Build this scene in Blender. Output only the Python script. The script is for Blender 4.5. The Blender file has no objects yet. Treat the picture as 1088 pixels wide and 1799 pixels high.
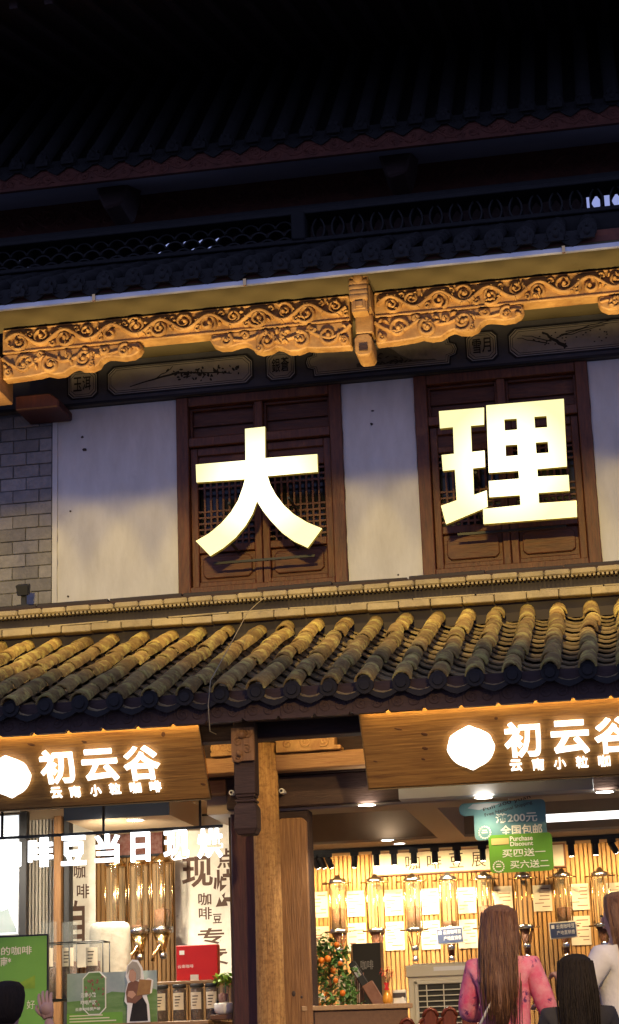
import bpy, bmesh, math, random
from mathutils import Vector, Matrix
random.seed(7)
scene = bpy.context.scene
col = scene.collection
R = math.radians

# ------------------------------------------------------------------ camera
W, H, FOC = 1088.0, 1799.0, 3345.06
PIT, YAW, ROL = R(16.046), R(-9.7464), R(-1.9805)
CAM = Vector((0, 0, 1.6))
_f = Vector((math.sin(YAW)*math.cos(PIT), math.cos(YAW)*math.cos(PIT), math.sin(PIT)))
_r = Vector((math.cos(YAW), -math.sin(YAW), 0)); _u = _r.cross(_f)
_r, _u = math.cos(ROL)*_r + math.sin(ROL)*_u, -math.sin(ROL)*_r + math.cos(ROL)*_u
cd = bpy.data.cameras.new('camera'); cam = bpy.data.objects.new('camera', cd); col.objects.link(cam)
m = Matrix((_r, _u, -_f)).transposed().to_4x4(); m.translation = CAM
cam.matrix_world = m
cd.sensor_fit = 'HORIZONTAL'; cd.sensor_width = 36; cd.lens = FOC/W*36
cd.clip_start = .1; cd.clip_end = 500
scene.camera = cam

# ------------------------------------------------------------------ sky, lamps outside the frame, exposure
world = bpy.data.worlds.new('World'); scene.world = world; world.use_nodes = True
wn = world.node_tree.nodes; bgn = wn['Background']
sky = wn.new('ShaderNodeTexSky'); sky.sky_type = 'NISHITA'; sky.sun_disc = False
sky.sun_elevation = R(-2.0); sky.sun_rotation = R(0)
world.node_tree.links.new(sky.outputs[0], bgn.inputs[0]); bgn.inputs[1].default_value = .10
dusk = wn.new('ShaderNodeBackground'); dusk.inputs[0].default_value = (.39, .46, .95, 1); dusk.inputs[1].default_value = .70   # even blue-hour glow
addn = wn.new('ShaderNodeAddShader'); wl = world.node_tree.links
wl.new(bgn.outputs[0], addn.inputs[0]); wl.new(dusk.outputs[0], addn.inputs[1]); wl.new(addn.outputs[0], wn['World Output'].inputs[0])
sun_d = bpy.data.lights.new('dusk_sun', 'SUN'); sun_d.energy = .02; sun_d.angle = R(20); sun_d.color = (.55, .62, 1)
sun_o = bpy.data.objects.new('dusk_sun', sun_d); col.objects.link(sun_o)
sun_o.rotation_euler = (R(50), 0, R(-20))
def spot(name, loc, target, power, angle, blend, color, radius=.1):
    d = bpy.data.lights.new(name, 'SPOT'); d.energy = power; d.spot_size = R(angle); d.spot_blend = blend
    d.color = color; d.shadow_soft_size = radius
    o = bpy.data.objects.new(name, d); col.objects.link(o); o.location = loc
    o.rotation_euler = (Vector(target)-Vector(loc)).to_track_quat('-Z', 'Y').to_euler()
    return o
# warm street floodlights on the roof of the house opposite, aimed at the upper wall
for k in range(14):
    fx = -5.9+k*.56
    spot('street_floodlight', (fx*.6, .4, 7.2), (fx, 15.0, 5.42-.03*(k % 2)), 1950, 7.2, .35, (1, .71, .17), .06)
    if k % 2: spot('roof_fill_spot', (fx*.8, 3.0, 15.5), (fx, 14.05, 4.66), 7000, 9.2, .95, (1, .70, .25), .10)  # unseen extra spots, added to brighten the lower roof tiles
# unseen street lamp for the shop front, then two spots added for the people
spot('street_fill_spot', (1.5, 3.0, 6.0), (-2.5, 13.0, 1.5), 3000, 25, .5, (1, .68, .28), .15)
spot('street_fill_spot', (-.6, 2.0, 6.2), (-3.1, 9.5, 1.5), 900, 20, .6, (1, .72, .36), .15)
spot('street_fill_spot', (4.0, 3.5, 5.5), (-.6, 10.7, 1.5), 800, 22, .6, (1, .72, .36), .15)
# unseen warm uplights without fixtures over the lower roof, aimed at the carved tie beam
for k in range(18):
    fx = -5.9+k*.42
    spot('roof_uplight', (fx, 12.55, 4.55), (fx, 14.28, 7.40), 350, 21, .6, (1, .72, .33), .03)
vs = scene.view_settings
scene.display_settings.display_device = 'sRGB'
vs.view_transform = 'Standard'; vs.look = 'None'; vs.exposure = 0; vs.gamma = 1
scene.cycles.use_denoising = True
scene.cycles.max_bounces = 6; scene.cycles.transparent_max_bounces = 12
scene.cycles.caustics_reflective = False; scene.cycles.caustics_refractive = False
scene.cycles.sample_clamp_indirect = 4

# ------------------------------------------------------------------ helpers
def ray(px, py):
    d = (px-W/2)/FOC*_r - (py-H/2)/FOC*_u + _f
    return d/d.y
def at(px, py, Y): return CAM + ray(px, py)*Y
def rect(px0, py0, px1, py1, Y):
    """world x0,x1,z0,z1 of a patch measured in the photograph, standing on the plane y = Y"""
    ps = [at(px0, py0, Y), at(px1, py0, Y), at(px0, py1, Y), at(px1, py1, Y)]
    return ((ps[0].x+ps[2].x)/2, (ps[1].x+ps[3].x)/2, (ps[2].z+ps[3].z)/2, (ps[0].z+ps[1].z)/2)

class MB:
    def __init__(s): s.v = []; s.f = []; s.sm = []; s.mi = []; s.cur = 0
    def add(s, vs, fs, smooth=False):
        b = len(s.v); s.v += [tuple(v) for v in vs]
        for f in fs: s.f.append([b+i for i in f]); s.sm.append(smooth); s.mi.append(s.cur)
        return s
    def box(s, x0, x1, y0, y1, z0, z1, M=None):
        vs = [Vector(p) for p in ((x0,y0,z0),(x1,y0,z0),(x1,y1,z0),(x0,y1,z0),(x0,y0,z1),(x1,y0,z1),(x1,y1,z1),(x0,y1,z1))]
        if M: vs = [M @ v for v in vs]
        return s.add(vs, [(0,3,2,1),(4,5,6,7),(0,1,5,4),(1,2,6,5),(2,3,7,6),(3,0,4,7)])
    def prism(s, poly, y0, y1, M=None):
        """polygon in x,z (seen from -y) extruded from y0 (front) to y1"""
        a = sum(poly[i][0]*poly[(i+1)%len(poly)][1]-poly[(i+1)%len(poly)][0]*poly[i][1] for i in range(len(poly)))
        if a < 0: poly = poly[::-1]
        n = len(poly)
        vs = [Vector((p[0], y0, p[1])) for p in poly]+[Vector((p[0], y1, p[1])) for p in poly]
        if M: vs = [M @ v for v in vs]
        return s.add(vs, [tuple(range(n)), tuple(range(2*n-1, n-1, -1))]+[(i, i+n, (i+1)%n+n, (i+1)%n) for i in range(n)])
    def lathe(s, prof, c=(0,0,0), n=16, axis='Z', smooth=True, caps=True, M=None):
        vs = []; fs = []
        for (r, h) in prof:
            for k in range(n):
                a = 2*math.pi*k/n; x, y = r*math.cos(a), r*math.sin(a)
                p = (x, y, h) if axis == 'Z' else ((x, h, y) if axis == 'Y' else (h, x, y))
                v = Vector((c[0]+p[0], c[1]+p[1], c[2]+p[2])); vs.append(M @ v if M else v)
        for i in range(len(prof)-1):
            for k in range(n):
                k2 = (k+1) % n; q = (i*n+k, i*n+k2, (i+1)*n+k2, (i+1)*n+k)
                fs.append(q if axis != 'Y' else q[::-1])
        s.add(vs, fs, smooth)
        if caps:
            b = len(s.v)-len(vs)
            lo = list(range(b, b+n)); hi = list(range(b+(len(prof)-1)*n, b+len(prof)*n))
            if axis != 'Y': lo = lo[::-1]
            else: hi = hi[::-1]
            for f in (lo, hi): s.f.append(f); s.sm.append(False); s.mi.append(s.cur)
        return s
    def tube(s, pts, r, n=6, r1=None, caps=True):
        pts = [Vector(p) for p in pts]; vs = []; fs = []; m_ = len(pts); up = None
        for i, p in enumerate(pts):
            t = (pts[min(i+1, m_-1)]-pts[max(i-1, 0)]).normalized()
            if up is None: up = t.orthogonal().normalized()
            up = (up-t*up.dot(t)).normalized(); bn = t.cross(up)
            rr = r if r1 is None else r+(r1-r)*i/max(1, m_-1)
            for k in range(n):
                a = 2*math.pi*k/n; vs.append(p+up*math.cos(a)*rr+bn*math.sin(a)*rr)
        for i in range(m_-1):
            for k in range(n): k2 = (k+1) % n; fs.append((i*n+k, i*n+k2, (i+1)*n+k2, (i+1)*n+k))
        s.add(vs, fs, True)
        if caps:
            b = len(s.v)-len(vs)
            for f in (list(range(b, b+n))[::-1], list(range(b+(m_-1)*n, b+m_*n))): s.f.append(f); s.sm.append(False); s.mi.append(s.cur)
        return s
    def relief(s, pts, r, y, r1=None, h=.8, seg=4):
        """half round bead following pts (x,z) on the face y (bulging to -y)"""
        m_ = len(pts); vs = []; fs = []
        for i, p in enumerate(pts):
            a, b = pts[max(i-1, 0)], pts[min(i+1, m_-1)]
            tx, tz = b[0]-a[0], b[1]-a[1]; L = math.hypot(tx, tz) or 1; nx, nz = -tz/L, tx/L
            rr = r if r1 is None else r+(r1-r)*i/max(1, m_-1)
            for k in range(seg+1):
                an = math.pi*k/seg
                vs.append((p[0]+nx*math.cos(an)*rr, y-math.sin(an)*rr*h, p[1]+nz*math.cos(an)*rr))
        w = seg+1
        for i in range(m_-1):
            for k in range(seg): fs.append((i*w+k, (i+1)*w+k, (i+1)*w+k+1, i*w+k+1))
        return s.add(vs, fs, True)
    def dome(s, x, z, rx, rz, y, d, rot=0, n=8):
        vs = []; fs = []
        for i, (q, hh) in enumerate(((1, 0), (.8, .6), (.45, .9))):
            for k in range(n):
                a = 2*math.pi*k/n; u, v = rx*q*math.cos(a), rz*q*math.sin(a)
                vs.append((x+u*math.cos(rot)-v*math.sin(rot), y-d*hh, z+u*math.sin(rot)+v*math.cos(rot)))
        vs.append((x, y-d, z))
        for i in range(2):
            for k in range(n): k2 = (k+1) % n; fs.append((i*n+k, i*n+k2, (i+1)*n+k2, (i+1)*n+k))
        for k in range(n): fs.append((2*n+k, 2*n+(k+1) % n, 3*n))
        return s.add(vs, fs, True)
    def sphere(s, c, r, n=10, m_=7, sc=(1,1,1), smooth=True):
        vs = [(c[0], c[1], c[2]-r*sc[2])]; fs = []
        for i in range(1, m_):
            t = math.pi*i/m_-math.pi/2
            for k in range(n):
                a = 2*math.pi*k/n
                vs.append((c[0]+r*sc[0]*math.cos(t)*math.cos(a), c[1]+r*sc[1]*math.cos(t)*math.sin(a), c[2]+r*sc[2]*math.sin(t)))
        vs.append((c[0], c[1], c[2]+r*sc[2])); T = len(vs)-1
        for k in range(n):
            k2 = (k+1) % n; fs.append((0, 1+k2, 1+k)); fs.append((T, T-n+k, T-n+k2))
            for i in range(m_-2): fs.append((1+i*n+k, 1+i*n+k2, 1+(i+1)*n+k2, 1+(i+1)*n+k))
        return s.add(vs, fs, smooth)
    def mesh(s, name, mats, bev=0):
        me = bpy.data.meshes.new(name); me.from_pydata(s.v, [], s.f)
        if not isinstance(mats, (list, tuple)): mats = [mats]
        for mt in mats: me.materials.append(mt)
        for p, sm, mi in zip(me.polygons, s.sm, s.mi): p.use_smooth = sm; p.material_index = mi
        if bev:
            bm = bmesh.new(); bm.from_mesh(me)
            es = [e for e in bm.edges if len(e.link_faces) == 2 and e.calc_face_angle(0) > .5]
            bmesh.ops.bevel(bm, geom=es, offset=bev, segments=1, affect='EDGES', clamp_overlap=True)
            bm.to_mesh(me); bm.free()
        me.update(); return me
    def build(s, name, mats, parent=None, bev=0, loc=None, label=None):
        o = bpy.data.objects.new(name, s.mesh(name, mats, bev)); col.objects.link(o)
        if parent is not None: o.parent = parent
        if loc is not None: o.location = loc
        if label: o['label'] = label
        return o
def place(me, name, parent, loc=(0,0,0), rot=(0,0,0), sc=(1,1,1), label=None):
    o = bpy.data.objects.new(name, me); col.objects.link(o); o.parent = parent
    o.location = loc; o.rotation_euler = rot; o.scale = sc
    if label: o['label'] = label
    return o
def tag(o, label=None, cat=None, group=None, kind=None):
    if label: o['label'] = label
    if cat: o['category'] = cat
    if group: o['group'] = group
    if kind: o['kind'] = kind
    return o
def thing(name, label, cat, loc=(0,0,0), group=None, rz=0):
    o = bpy.data.objects.new(name, None); o.empty_display_size = .1; col.objects.link(o)
    o.location = loc; o.rotation_euler.z = rz
    return tag(o, label, cat, group)
def copy_tree(o, parent=None):
    c = o.copy(); col.objects.link(c); c.parent = parent
    for ch in list(o.children): copy_tree(ch, c)
    return c

# ------------------------------------------------------------------ materials
def mat(name, c1, c2=None, scale=6, rough=.7, bump=0, bscale=30, stretch=(1,1,1), rnd=0, metal=0, emit=None, es=0,
        spec=.4, c3=None, p3=(.6,.75), trans=0, alpha=1, detail=6, bstretch=None, s3=3, st3=False):
    mt = bpy.data.materials.new(name); mt.use_nodes = True
    nt = mt.node_tree; N = nt.nodes; L = nt.links; b = N['Principled BSDF']
    b.inputs['Roughness'].default_value = rough; b.inputs['Metallic'].default_value = metal
    b.inputs['Specular IOR Level'].default_value = spec
    b.inputs['Transmission Weight'].default_value = trans; b.inputs['Alpha'].default_value = alpha
    b.inputs['Base Color'].default_value = (*c1, 1)
    if c2 or bump or rnd:
        tc = N.new('ShaderNodeTexCoord'); mp = N.new('ShaderNodeMapping'); mp.inputs['Scale'].default_value = stretch
        oi = N.new('ShaderNodeObjectInfo'); 
        ml = N.new('ShaderNodeVectorMath'); ml.operation = 'ADD'
        cm = N.new('ShaderNodeCombineXYZ')
        mu = N.new('ShaderNodeMath'); mu.operation = 'MULTIPLY'; mu.inputs[1].default_value = 37.0
        L.new(oi.outputs['Random'], mu.inputs[0])
        for k in range(3): L.new(mu.outputs[0], cm.inputs[k])
        L.new(tc.outputs['Object'], ml.inputs[0]); L.new(cm.outputs[0], ml.inputs[1]); L.new(ml.outputs[0], mp.inputs[0])
        cur = None
        if c2:
            nz = N.new('ShaderNodeTexNoise'); nz.inputs['Scale'].default_value = scale; nz.inputs['Detail'].default_value = detail
            nz.inputs['Roughness'].default_value = .62
            L.new(mp.outputs[0], nz.inputs['Vector'])
            rp = N.new('ShaderNodeValToRGB'); rp.color_ramp.elements[0].position = .3; rp.color_ramp.elements[1].position = .7
            rp.color_ramp.elements[0].color = (*c1, 1); rp.color_ramp.elements[1].color = (*c2, 1)
            L.new(nz.outputs[0], rp.inputs[0]); cur = rp.outputs[0]
            if c3:
                n3 = N.new('ShaderNodeTexNoise'); n3.inputs['Scale'].default_value = s3; n3.inputs['Detail'].default_value = 8
                n3.inputs['Roughness'].default_value = .7; L.new((mp if st3 else ml).outputs[0], n3.inputs['Vector'])
                mr = N.new('ShaderNodeMapRange'); mr.inputs[1].default_value = p3[0]; mr.inputs[2].default_value = p3[1]
                L.new(n3.outputs[0], mr.inputs[0])
                mx = N.new('ShaderNodeMixRGB'); L.new(mr.outputs[0], mx.inputs[0]); L.new(cur, mx.inputs[1]); mx.inputs[2].default_value = (*c3, 1)
                cur = mx.outputs[0]
        if rnd:
            hs = N.new('ShaderNodeHueSaturation')
            m2 = N.new('ShaderNodeMapRange'); m2.inputs[3].default_value = 1-rnd; m2.inputs[4].default_value = 1+rnd
            L.new(oi.outputs['Random'], m2.inputs[0]); L.new(m2.outputs[0], hs.inputs['Value'])
            if cur is not None: L.new(cur, hs.inputs['Color'])
            else: hs.inputs['Color'].default_value = (*c1, 1)
            cur = hs.outputs[0]
        if cur is not None: L.new(cur, b.inputs['Base Color'])
        if bump:
            bn = N.new('ShaderNodeTexNoise'); bn.inputs['Scale'].default_value = bscale; bn.inputs['Detail'].default_value = 5
            if bstretch:
                mp2 = N.new('ShaderNodeMapping'); mp2.inputs['Scale'].default_value = bstretch; L.new(ml.outputs[0], mp2.inputs[0]); L.new(mp2.outputs[0], bn.inputs['Vector'])
            else: L.new(mp.outputs[0], bn.inputs['Vector'])
            bp = N.new('ShaderNodeBump'); bp.inputs['Strength'].default_value = bump; bp.inputs['Distance'].default_value = .02
            L.new(bn.outputs[0], bp.inputs['Height']); L.new(bp.outputs[0], b.inputs['Normal'])
    if emit:
        b.inputs['Emission Color'].default_value = (*emit, 1); b.inputs['Emission Strength'].default_value = es
    return mt
M = {}
M['plaster'] = mat('plaster', (.72,.70,.65), (.58,.555,.50), 2.6, .9, .25, 14, stretch=(2.2,2.2,.7), c3=(.46,.43,.38), p3=(.62,.95), s3=3.2)
M['brick'] = mat('brick', (.30,.28,.26), (.21,.20,.19), 14, .9, .5, 40, rnd=.22, c3=(.36,.33,.29), p3=(.55,.75), s3=9)
M['mortar'] = mat('mortar', (.24,.22,.20), (.18,.17,.15), 20, .95, .4, 60)
wood_x = dict(stretch=(1.2, 14, 14)); wood_z = dict(stretch=(14, 14, 1.2))
M['win_wood'] = mat('window_wood', (.165,.050,.017), (.065,.019,.008), 5, .5, .25, 9, stretch=(9,9,1.2), c3=(.26,.10,.035), p3=(.58,.75))
M['win_wood_x'] = mat('window_wood_flat', (.155,.047,.016), (.07,.021,.009), 5, .5, .25, 9, stretch=(1.2,9,9), c3=(.26,.10,.035), p3=(.58,.75))
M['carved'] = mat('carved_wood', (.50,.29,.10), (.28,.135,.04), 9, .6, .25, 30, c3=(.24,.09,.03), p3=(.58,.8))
M['old_beam'] = mat('beam_wood', (.42,.23,.09), (.27,.13,.05), 4, .65, .3, 8, **wood_x)
M['column'] = mat('column_wood', (.52,.29,.09), (.30,.145,.045), 4, .8, .9, 8, stretch=(12,12,1), c3=(.20,.09,.028), p3=(.46,.70), s3=34)
M['post'] = mat('post_wood', (.30,.15,.055), (.15,.07,.026), 4, .6, .4, 7, stretch=(14,14,1))
M['dark_red'] = mat('dark_red_wood', (.075,.020,.014), (.035,.010,.008), 5, .55, .2, 8, stretch=(12,12,1))
M['dark_wood'] = mat('dark_wood', (.055,.028,.020), (.030,.015,.011), 6, .7, .25, 10, stretch=(1.5,10,10))
M['frieze'] = mat('frieze_paint', (.085,.085,.095), (.06,.06,.07), 6, .8, .1, 20)
M['frieze_pan'] = mat('frieze_panel_paint', (.33,.30,.255), (.23,.205,.17), 3.5, .85, .05, 20, c3=(.11,.10,.09), p3=(.55,.75))
M['frieze_line'] = mat('frieze_line_paint', (.012,.013,.018))
M['frieze_white'] = mat('frieze_white_line', (.38,.37,.34))
M['ink'] = mat('ink_paint', (.014,.012,.010), rough=.8)
M['ink_soft'] = mat('ink_wash', (.075,.065,.05), (.11,.10,.085), 12, .9)
M['soffit'] = mat('soffit_paint', (.105,.082,.036), (.08,.062,.028), 2, .8, .05, 20)
M['trim'] = mat('eave_trim', (.75,.77,.82), (.6,.62,.66), 3, .35, metal=.0, spec=.6)
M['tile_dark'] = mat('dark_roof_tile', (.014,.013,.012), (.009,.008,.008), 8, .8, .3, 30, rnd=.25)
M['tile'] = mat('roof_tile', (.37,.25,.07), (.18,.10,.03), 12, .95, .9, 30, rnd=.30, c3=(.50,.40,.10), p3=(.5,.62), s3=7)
M['tile_pan'] = mat('pan_tile', (.32,.24,.11), (.18,.13,.07), 10, .9, .4, 40, rnd=.25)
M['tile_end'] = mat('tile_end', (.022,.017,.013), (.012,.010,.008), 10, .8, .3, 30, rnd=.2)
M['ridge'] = mat('ridge_tile', (.42,.34,.20), (.30,.24,.13), 7, .85, .35, 30, rnd=.12, c3=(.20,.17,.09), p3=(.58,.78), s3=6)
M['ridge_dark'] = mat('ridge_shadow_board', (.035,.025,.025))  # near-black colour stands for the shade in the ridge's recess bands
M['fascia'] = mat('fascia_board', (.070,.036,.026), (.042,.022,.017), 5, .7, .2, 15, stretch=(2,9,9))
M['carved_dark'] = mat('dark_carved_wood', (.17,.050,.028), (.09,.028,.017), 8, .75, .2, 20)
M['signwood'] = mat('sign_wood', (.19,.085,.02), (.38,.20,.052), 4.2, .5, .2, 6, stretch=(.7,16,16), c3=(.12,.05,.014), p3=(.56,.70), s3=2.0, st3=True)
M['lit_white'] = mat('lit_letter', (.9,.9,.9), emit=(1,.90,.72), es=2.6)
M['lit_cool'] = mat('lit_letter_cool', (.9,.9,.9), emit=(.93,.97,1), es=3.2)
M['gold_side'] = mat('letter_return', (.5,.38,.06), rough=.5, emit=(1,.70,.08), es=.10)
M['black'] = mat('black_metal', (.012,.012,.013), rough=.45)
M['black_soft'] = mat('black_plastic', (.02,.02,.022), rough=.6)
M['steel'] = mat('steel', (.62,.60,.56), rough=.22, metal=1)
M['brass'] = mat('brass', (.75,.50,.22), rough=.22, metal=1)
M['grey_box'] = mat('grey_metal', (.33,.34,.36), rough=.5)
M['navy'] = mat('navy_bulkhead', (.035,.042,.058), rough=.6)
M['ceil'] = mat('ceiling_paint', (.52,.40,.27), rough=.8)
M['ceil_brown'] = mat('coffer_paint', (.32,.235,.16), (.27,.195,.13), 3, .8)
M['floor'] = mat('shop_floor', (.20,.17,.14), (.15,.13,.11), 4, .4)
M['slat'] = mat('slat_wood', (.50,.28,.10), (.40,.21,.07), 5, .55, .1, 12, stretch=(12,12,1), rnd=.10)
M['slat_back'] = mat('slat_backing', (.16,.085,.035), rough=.8)
M['slat_pale'] = mat('pale_slat', (.52,.48,.42), (.44,.40,.34), 5, .6, rnd=.06, stretch=(8,8,1))
M['paper'] = mat('paper', (.68,.62,.50), (.62,.56,.45), 5, .8)
M['banner'] = mat('banner_paper', (.74,.70,.62), (.60,.55,.47), 9, .85, c3=(.42,.37,.30), p3=(.62,.72), s3=16)
M['print'] = mat('print_ink', (.05,.035,.03), rough=.8)
M['print_brown'] = mat('print_brown', (.09,.05,.035), rough=.8)
M['white_print'] = mat('white_print', (.85,.85,.82), rough=.7)
M['tube_glass'] = mat('hopper_glass', (.55,.42,.25), rough=.03, trans=0, alpha=.10, spec=.8)
M['glass'] = mat('jar_glass', (.6,.66,.62), rough=.04, alpha=.10, spec=.8)
M['beans'] = mat('coffee_beans', (.10,.035,.014), (.025,.010,.006), 60, .5, .8, 90)
M['beans_lit'] = mat('coffee_beans_lit', (.17,.055,.02), (.05,.016,.008), 70, .5, .8, 90)  # brighter copy of the bean colour for the lit dispensers
M['teal'] = mat('teal_card', (.085,.20,.19), (.15,.27,.24), 4, .6)
M['green'] = mat('green_card', (.13,.33,.012), (.10,.27,.012), 4, .6)
M['green_board'] = mat('green_board', (.17,.40,.06), (.14,.34,.05), 3, .6)
M['cream_print'] = mat('cream_print', (.78,.74,.55), rough=.7)
M['gold_print'] = mat('gold_print', (.55,.40,.12), rough=.6)
M['red'] = mat('red_box', (.55,.018,.012), (.45,.012,.010), 3, .4)
M['leaf'] = mat('leaf', (.05,.15,.03), (.11,.24,.045), 14, .5, rnd=.15)
M['leaf_lime'] = mat('lime_leaf', (.26,.40,.03), (.16,.30,.02), 14, .5)
M['orange'] = mat('kumquat_skin', (.72,.20,.015), (.60,.14,.01), 8, .4, .15, 90)
M['beige'] = mat('cooler_plastic', (.55,.50,.38), (.50,.45,.33), 3, .5)
M['grille_dark'] = mat('grille_dark', (.03,.028,.022), rough=.8)
M['counter'] = mat('counter_wood', (.16,.075,.032), (.11,.05,.022), 4, .5, **wood_x)
M['counter_top'] = mat('counter_top_wood', (.34,.21,.10), (.26,.15,.07), 4, .45, **wood_x)
M['chair'] = mat('chair_lacquer', (.17,.035,.012), (.10,.02,.008), 5, .25, stretch=(8,8,1))
M['blue'] = mat('blue_label', (.055,.075,.16), rough=.6)
M['sack'] = mat('white_sack', (.46,.43,.36), (.36,.33,.27), 5, .85, .3, 20)
M['skin'] = mat('skin', (.56,.33,.22), (.50,.28,.19), 8, .55)
M['hair_brown'] = mat('brown_hair', (.20,.095,.045), (.08,.035,.018), 9, .45, .6, 14, stretch=(14,14,1.2))
M['hair_black'] = mat('black_hair', (.022,.015,.011), (.010,.008,.006), 9, .7, .6, 14, stretch=(14,14,1.2), spec=.15)
M['pink'] = mat('pink_print_cloth', (.60,.06,.16), (.68,.30,.34), 16, .9, .7, 7, c3=(.12,.03,.12), p3=(.56,.62), s3=13)
M['purple'] = mat('purple_print_cloth', (.05,.025,.07), (.16,.10,.18), 22, .85, .2, 40)
M['black_cloth'] = mat('black_cloth', (.018,.016,.017), (.03,.027,.027), 8, .9, .2, 30)
M['white_cloth'] = mat('white_cloth', (.62,.60,.58), (.52,.50,.50), 6, .9, .2, 30)
M['poster_green'] = mat('terrace_print', (.10,.22,.06), (.20,.33,.14), 12, .7, stretch=(.6,1,2.5))
M['poster_sky'] = mat('hill_print', (.38,.44,.46), (.24,.32,.33), 5, .7)
M['basket'] = mat('basket_print', (.42,.24,.09), (.30,.16,.06), 30, .8)
M['rust_red'] = mat('berry_print', (.20,.045,.03), (.34,.20,.17), 26, .8)
M['brown_print'] = mat('brown_print', (.17,.075,.05), (.26,.13,.09), 10, .8)
M['porcelain'] = mat('porcelain', (.70,.69,.66), rough=.25)
M['amber'] = mat('amber_glass', (.75,.33,.03), rough=.1, alpha=.75)
M['stone'] = mat('paving_stone', (.17,.165,.16), (.12,.12,.115), 3, .8, .3, 20, rnd=.12)
M['window_dark'] = mat('window_dark_glass', (.012,.012,.016), rough=.15)
M['lamp_warm'] = mat('lamp_disc', (.9,.9,.9), emit=(1,.93,.80), es=22)
M['lightbox'] = mat('lightbox_face', (.85,.88,.9), emit=(.86,.95,1), es=1.15)
M['tube_lamp'] = mat('tube_lamp', (.9,.9,.9), emit=(1,.97,.90), es=2.2)

# big characters: face brightest where the lamps sit, in the middle of the box
def sign_face(name, cx, cz, rad):
    mt = bpy.data.materials.new(name); mt.use_nodes = True
    N = mt.node_tree.nodes; L = mt.node_tree.links; b = N['Principled BSDF']
    tc = N.new('ShaderNodeTexCoord'); sb = N.new('ShaderNodeVectorMath'); sb.operation = 'SUBTRACT'; sb.inputs[1].default_value = (cx, 0, cz)
    ml = N.new('ShaderNodeVectorMath'); ml.operation = 'MULTIPLY'; ml.inputs[1].default_value = (1, 0, 1)
    ln = N.new('ShaderNodeVectorMath'); ln.operation = 'LENGTH'
    mr = N.new('ShaderNodeMapRange'); mr.inputs[1].default_value = .12; mr.inputs[2].default_value = rad
    rp = N.new('ShaderNodeValToRGB')
    rp.color_ramp.elements[0].color = (1, .91, .55, 1); rp.color_ramp.elements[1].color = (1, .88, .30, 1)
    st = N.new('ShaderNodeMapRange'); st.inputs[3].default_value = 2.8; st.inputs[4].default_value = 1.12
    L.new(tc.outputs['Object'], sb.inputs[0]); L.new(sb.outputs[0], ml.inputs[0]); L.new(ml.outputs[0], ln.inputs[0])
    L.new(ln.outputs['Value'], mr.inputs[0]); L.new(mr.outputs[0], rp.inputs[0]); L.new(mr.outputs[0], st.inputs[0])
    L.new(rp.outputs[0], b.inputs['Emission Color']); L.new(st.outputs[0], b.inputs['Emission Strength'])
    b.inputs['Base Color'].default_value = (.8,.78,.6,1)
    return mt

# ------------------------------------------------------------------ lettering
_tcache = {}
def glyph(s, bold=0, depth=0, font_shear=0):
    key = (s, bold, depth, font_shear)
    if key in _tcache: return _tcache[key]
    c = bpy.data.curves.new('lettering', 'FONT'); c.body = s; c.size = 1; c.offset = bold; c.extrude = depth
    c.resolution_u = 3; c.align_x = 'CENTER'; c.align_y = 'CENTER'; c.shear = font_shear
    o = bpy.data.objects.new('lettering', c); col.objects.link(o)
    dg = bpy.context.evaluated_depsgraph_get(); me = o.evaluated_get(dg).to_mesh()
    vs = [v.co.copy() for v in me.vertices]; fs = [tuple(p.vertices) for p in me.polygons]
    o.evaluated_get(dg).to_mesh_clear(); bpy.data.objects.remove(o); bpy.data.curves.remove(c)
    if vs:
        x0, x1 = min(v.x for v in vs), max(v.x for v in vs); y0, y1 = min(v.y for v in vs), max(v.y for v in vs)
    else: x0 = x1 = y0 = y1 = 0
    _tcache[key] = (vs, fs, (x0, x1, y0, y1)); return _tcache[key]
def letter(mb, s, x0, x1, z0, z1, y, bold=0, depth=0, keep=False, M_=None):
    """lettering fitted into x0..x1, z0..z1 on the face y, raised towards the viewer by depth metres"""
    vs, fs, (a, b, c, d) = glyph(s, bold, .1 if depth else 0)
    if not vs: return mb
    sx = (x1-x0)/max(1e-6, b-a); sz = (z1-z0)/max(1e-6, d-c)
    if keep: sx = sz = min(sx, sz)
    cx, cz = (x0+x1)/2, (z0+z1)/2; ca, cc = (a+b)/2, (c+d)/2
    out = []
    for v in vs:
        p = Vector((cx+(v.x-ca)*sx, y-(v.z*5*depth if depth else 0)-(depth/2 if depth else 0), cz+(v.y-cc)*sz))
        out.append(M_ @ p if M_ else p)
    return mb.add(out, fs)
def poly_mesh(name, loops, y0, y1, face_mat, side_mat):
    """box letter from outlines (x,z), the first outer, the rest holes"""
    c = bpy.data.curves.new(name, 'CURVE'); c.dimensions = '2D'; c.fill_mode = 'BOTH'; c.extrude = abs(y1-y0)/2
    for lp in loops:
        s = c.splines.new('POLY'); s.points.add(len(lp)-1); s.use_cyclic_u = True
        for p, q in zip(s.points, lp): p.co = (q[0], q[1], 0, 1)
    o = bpy.data.objects.new(name, c); col.objects.link(o)
    dg = bpy.context.evaluated_depsgraph_get(); me = o.evaluated_get(dg).to_mesh()
    face, side = MB(), MB(); ym = (y0+y1)/2
    for p in me.polygons:
        mb = face if p.normal.z > .7 else side
        mb.add([(me.vertices[i].co.x, ym-me.vertices[i].co.z, me.vertices[i].co.y) for i in p.vertices], [tuple(range(len(p.vertices)))])
    o.evaluated_get(dg).to_mesh_clear(); bpy.data.objects.remove(o); bpy.data.curves.remove(c)
    return face, side

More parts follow.
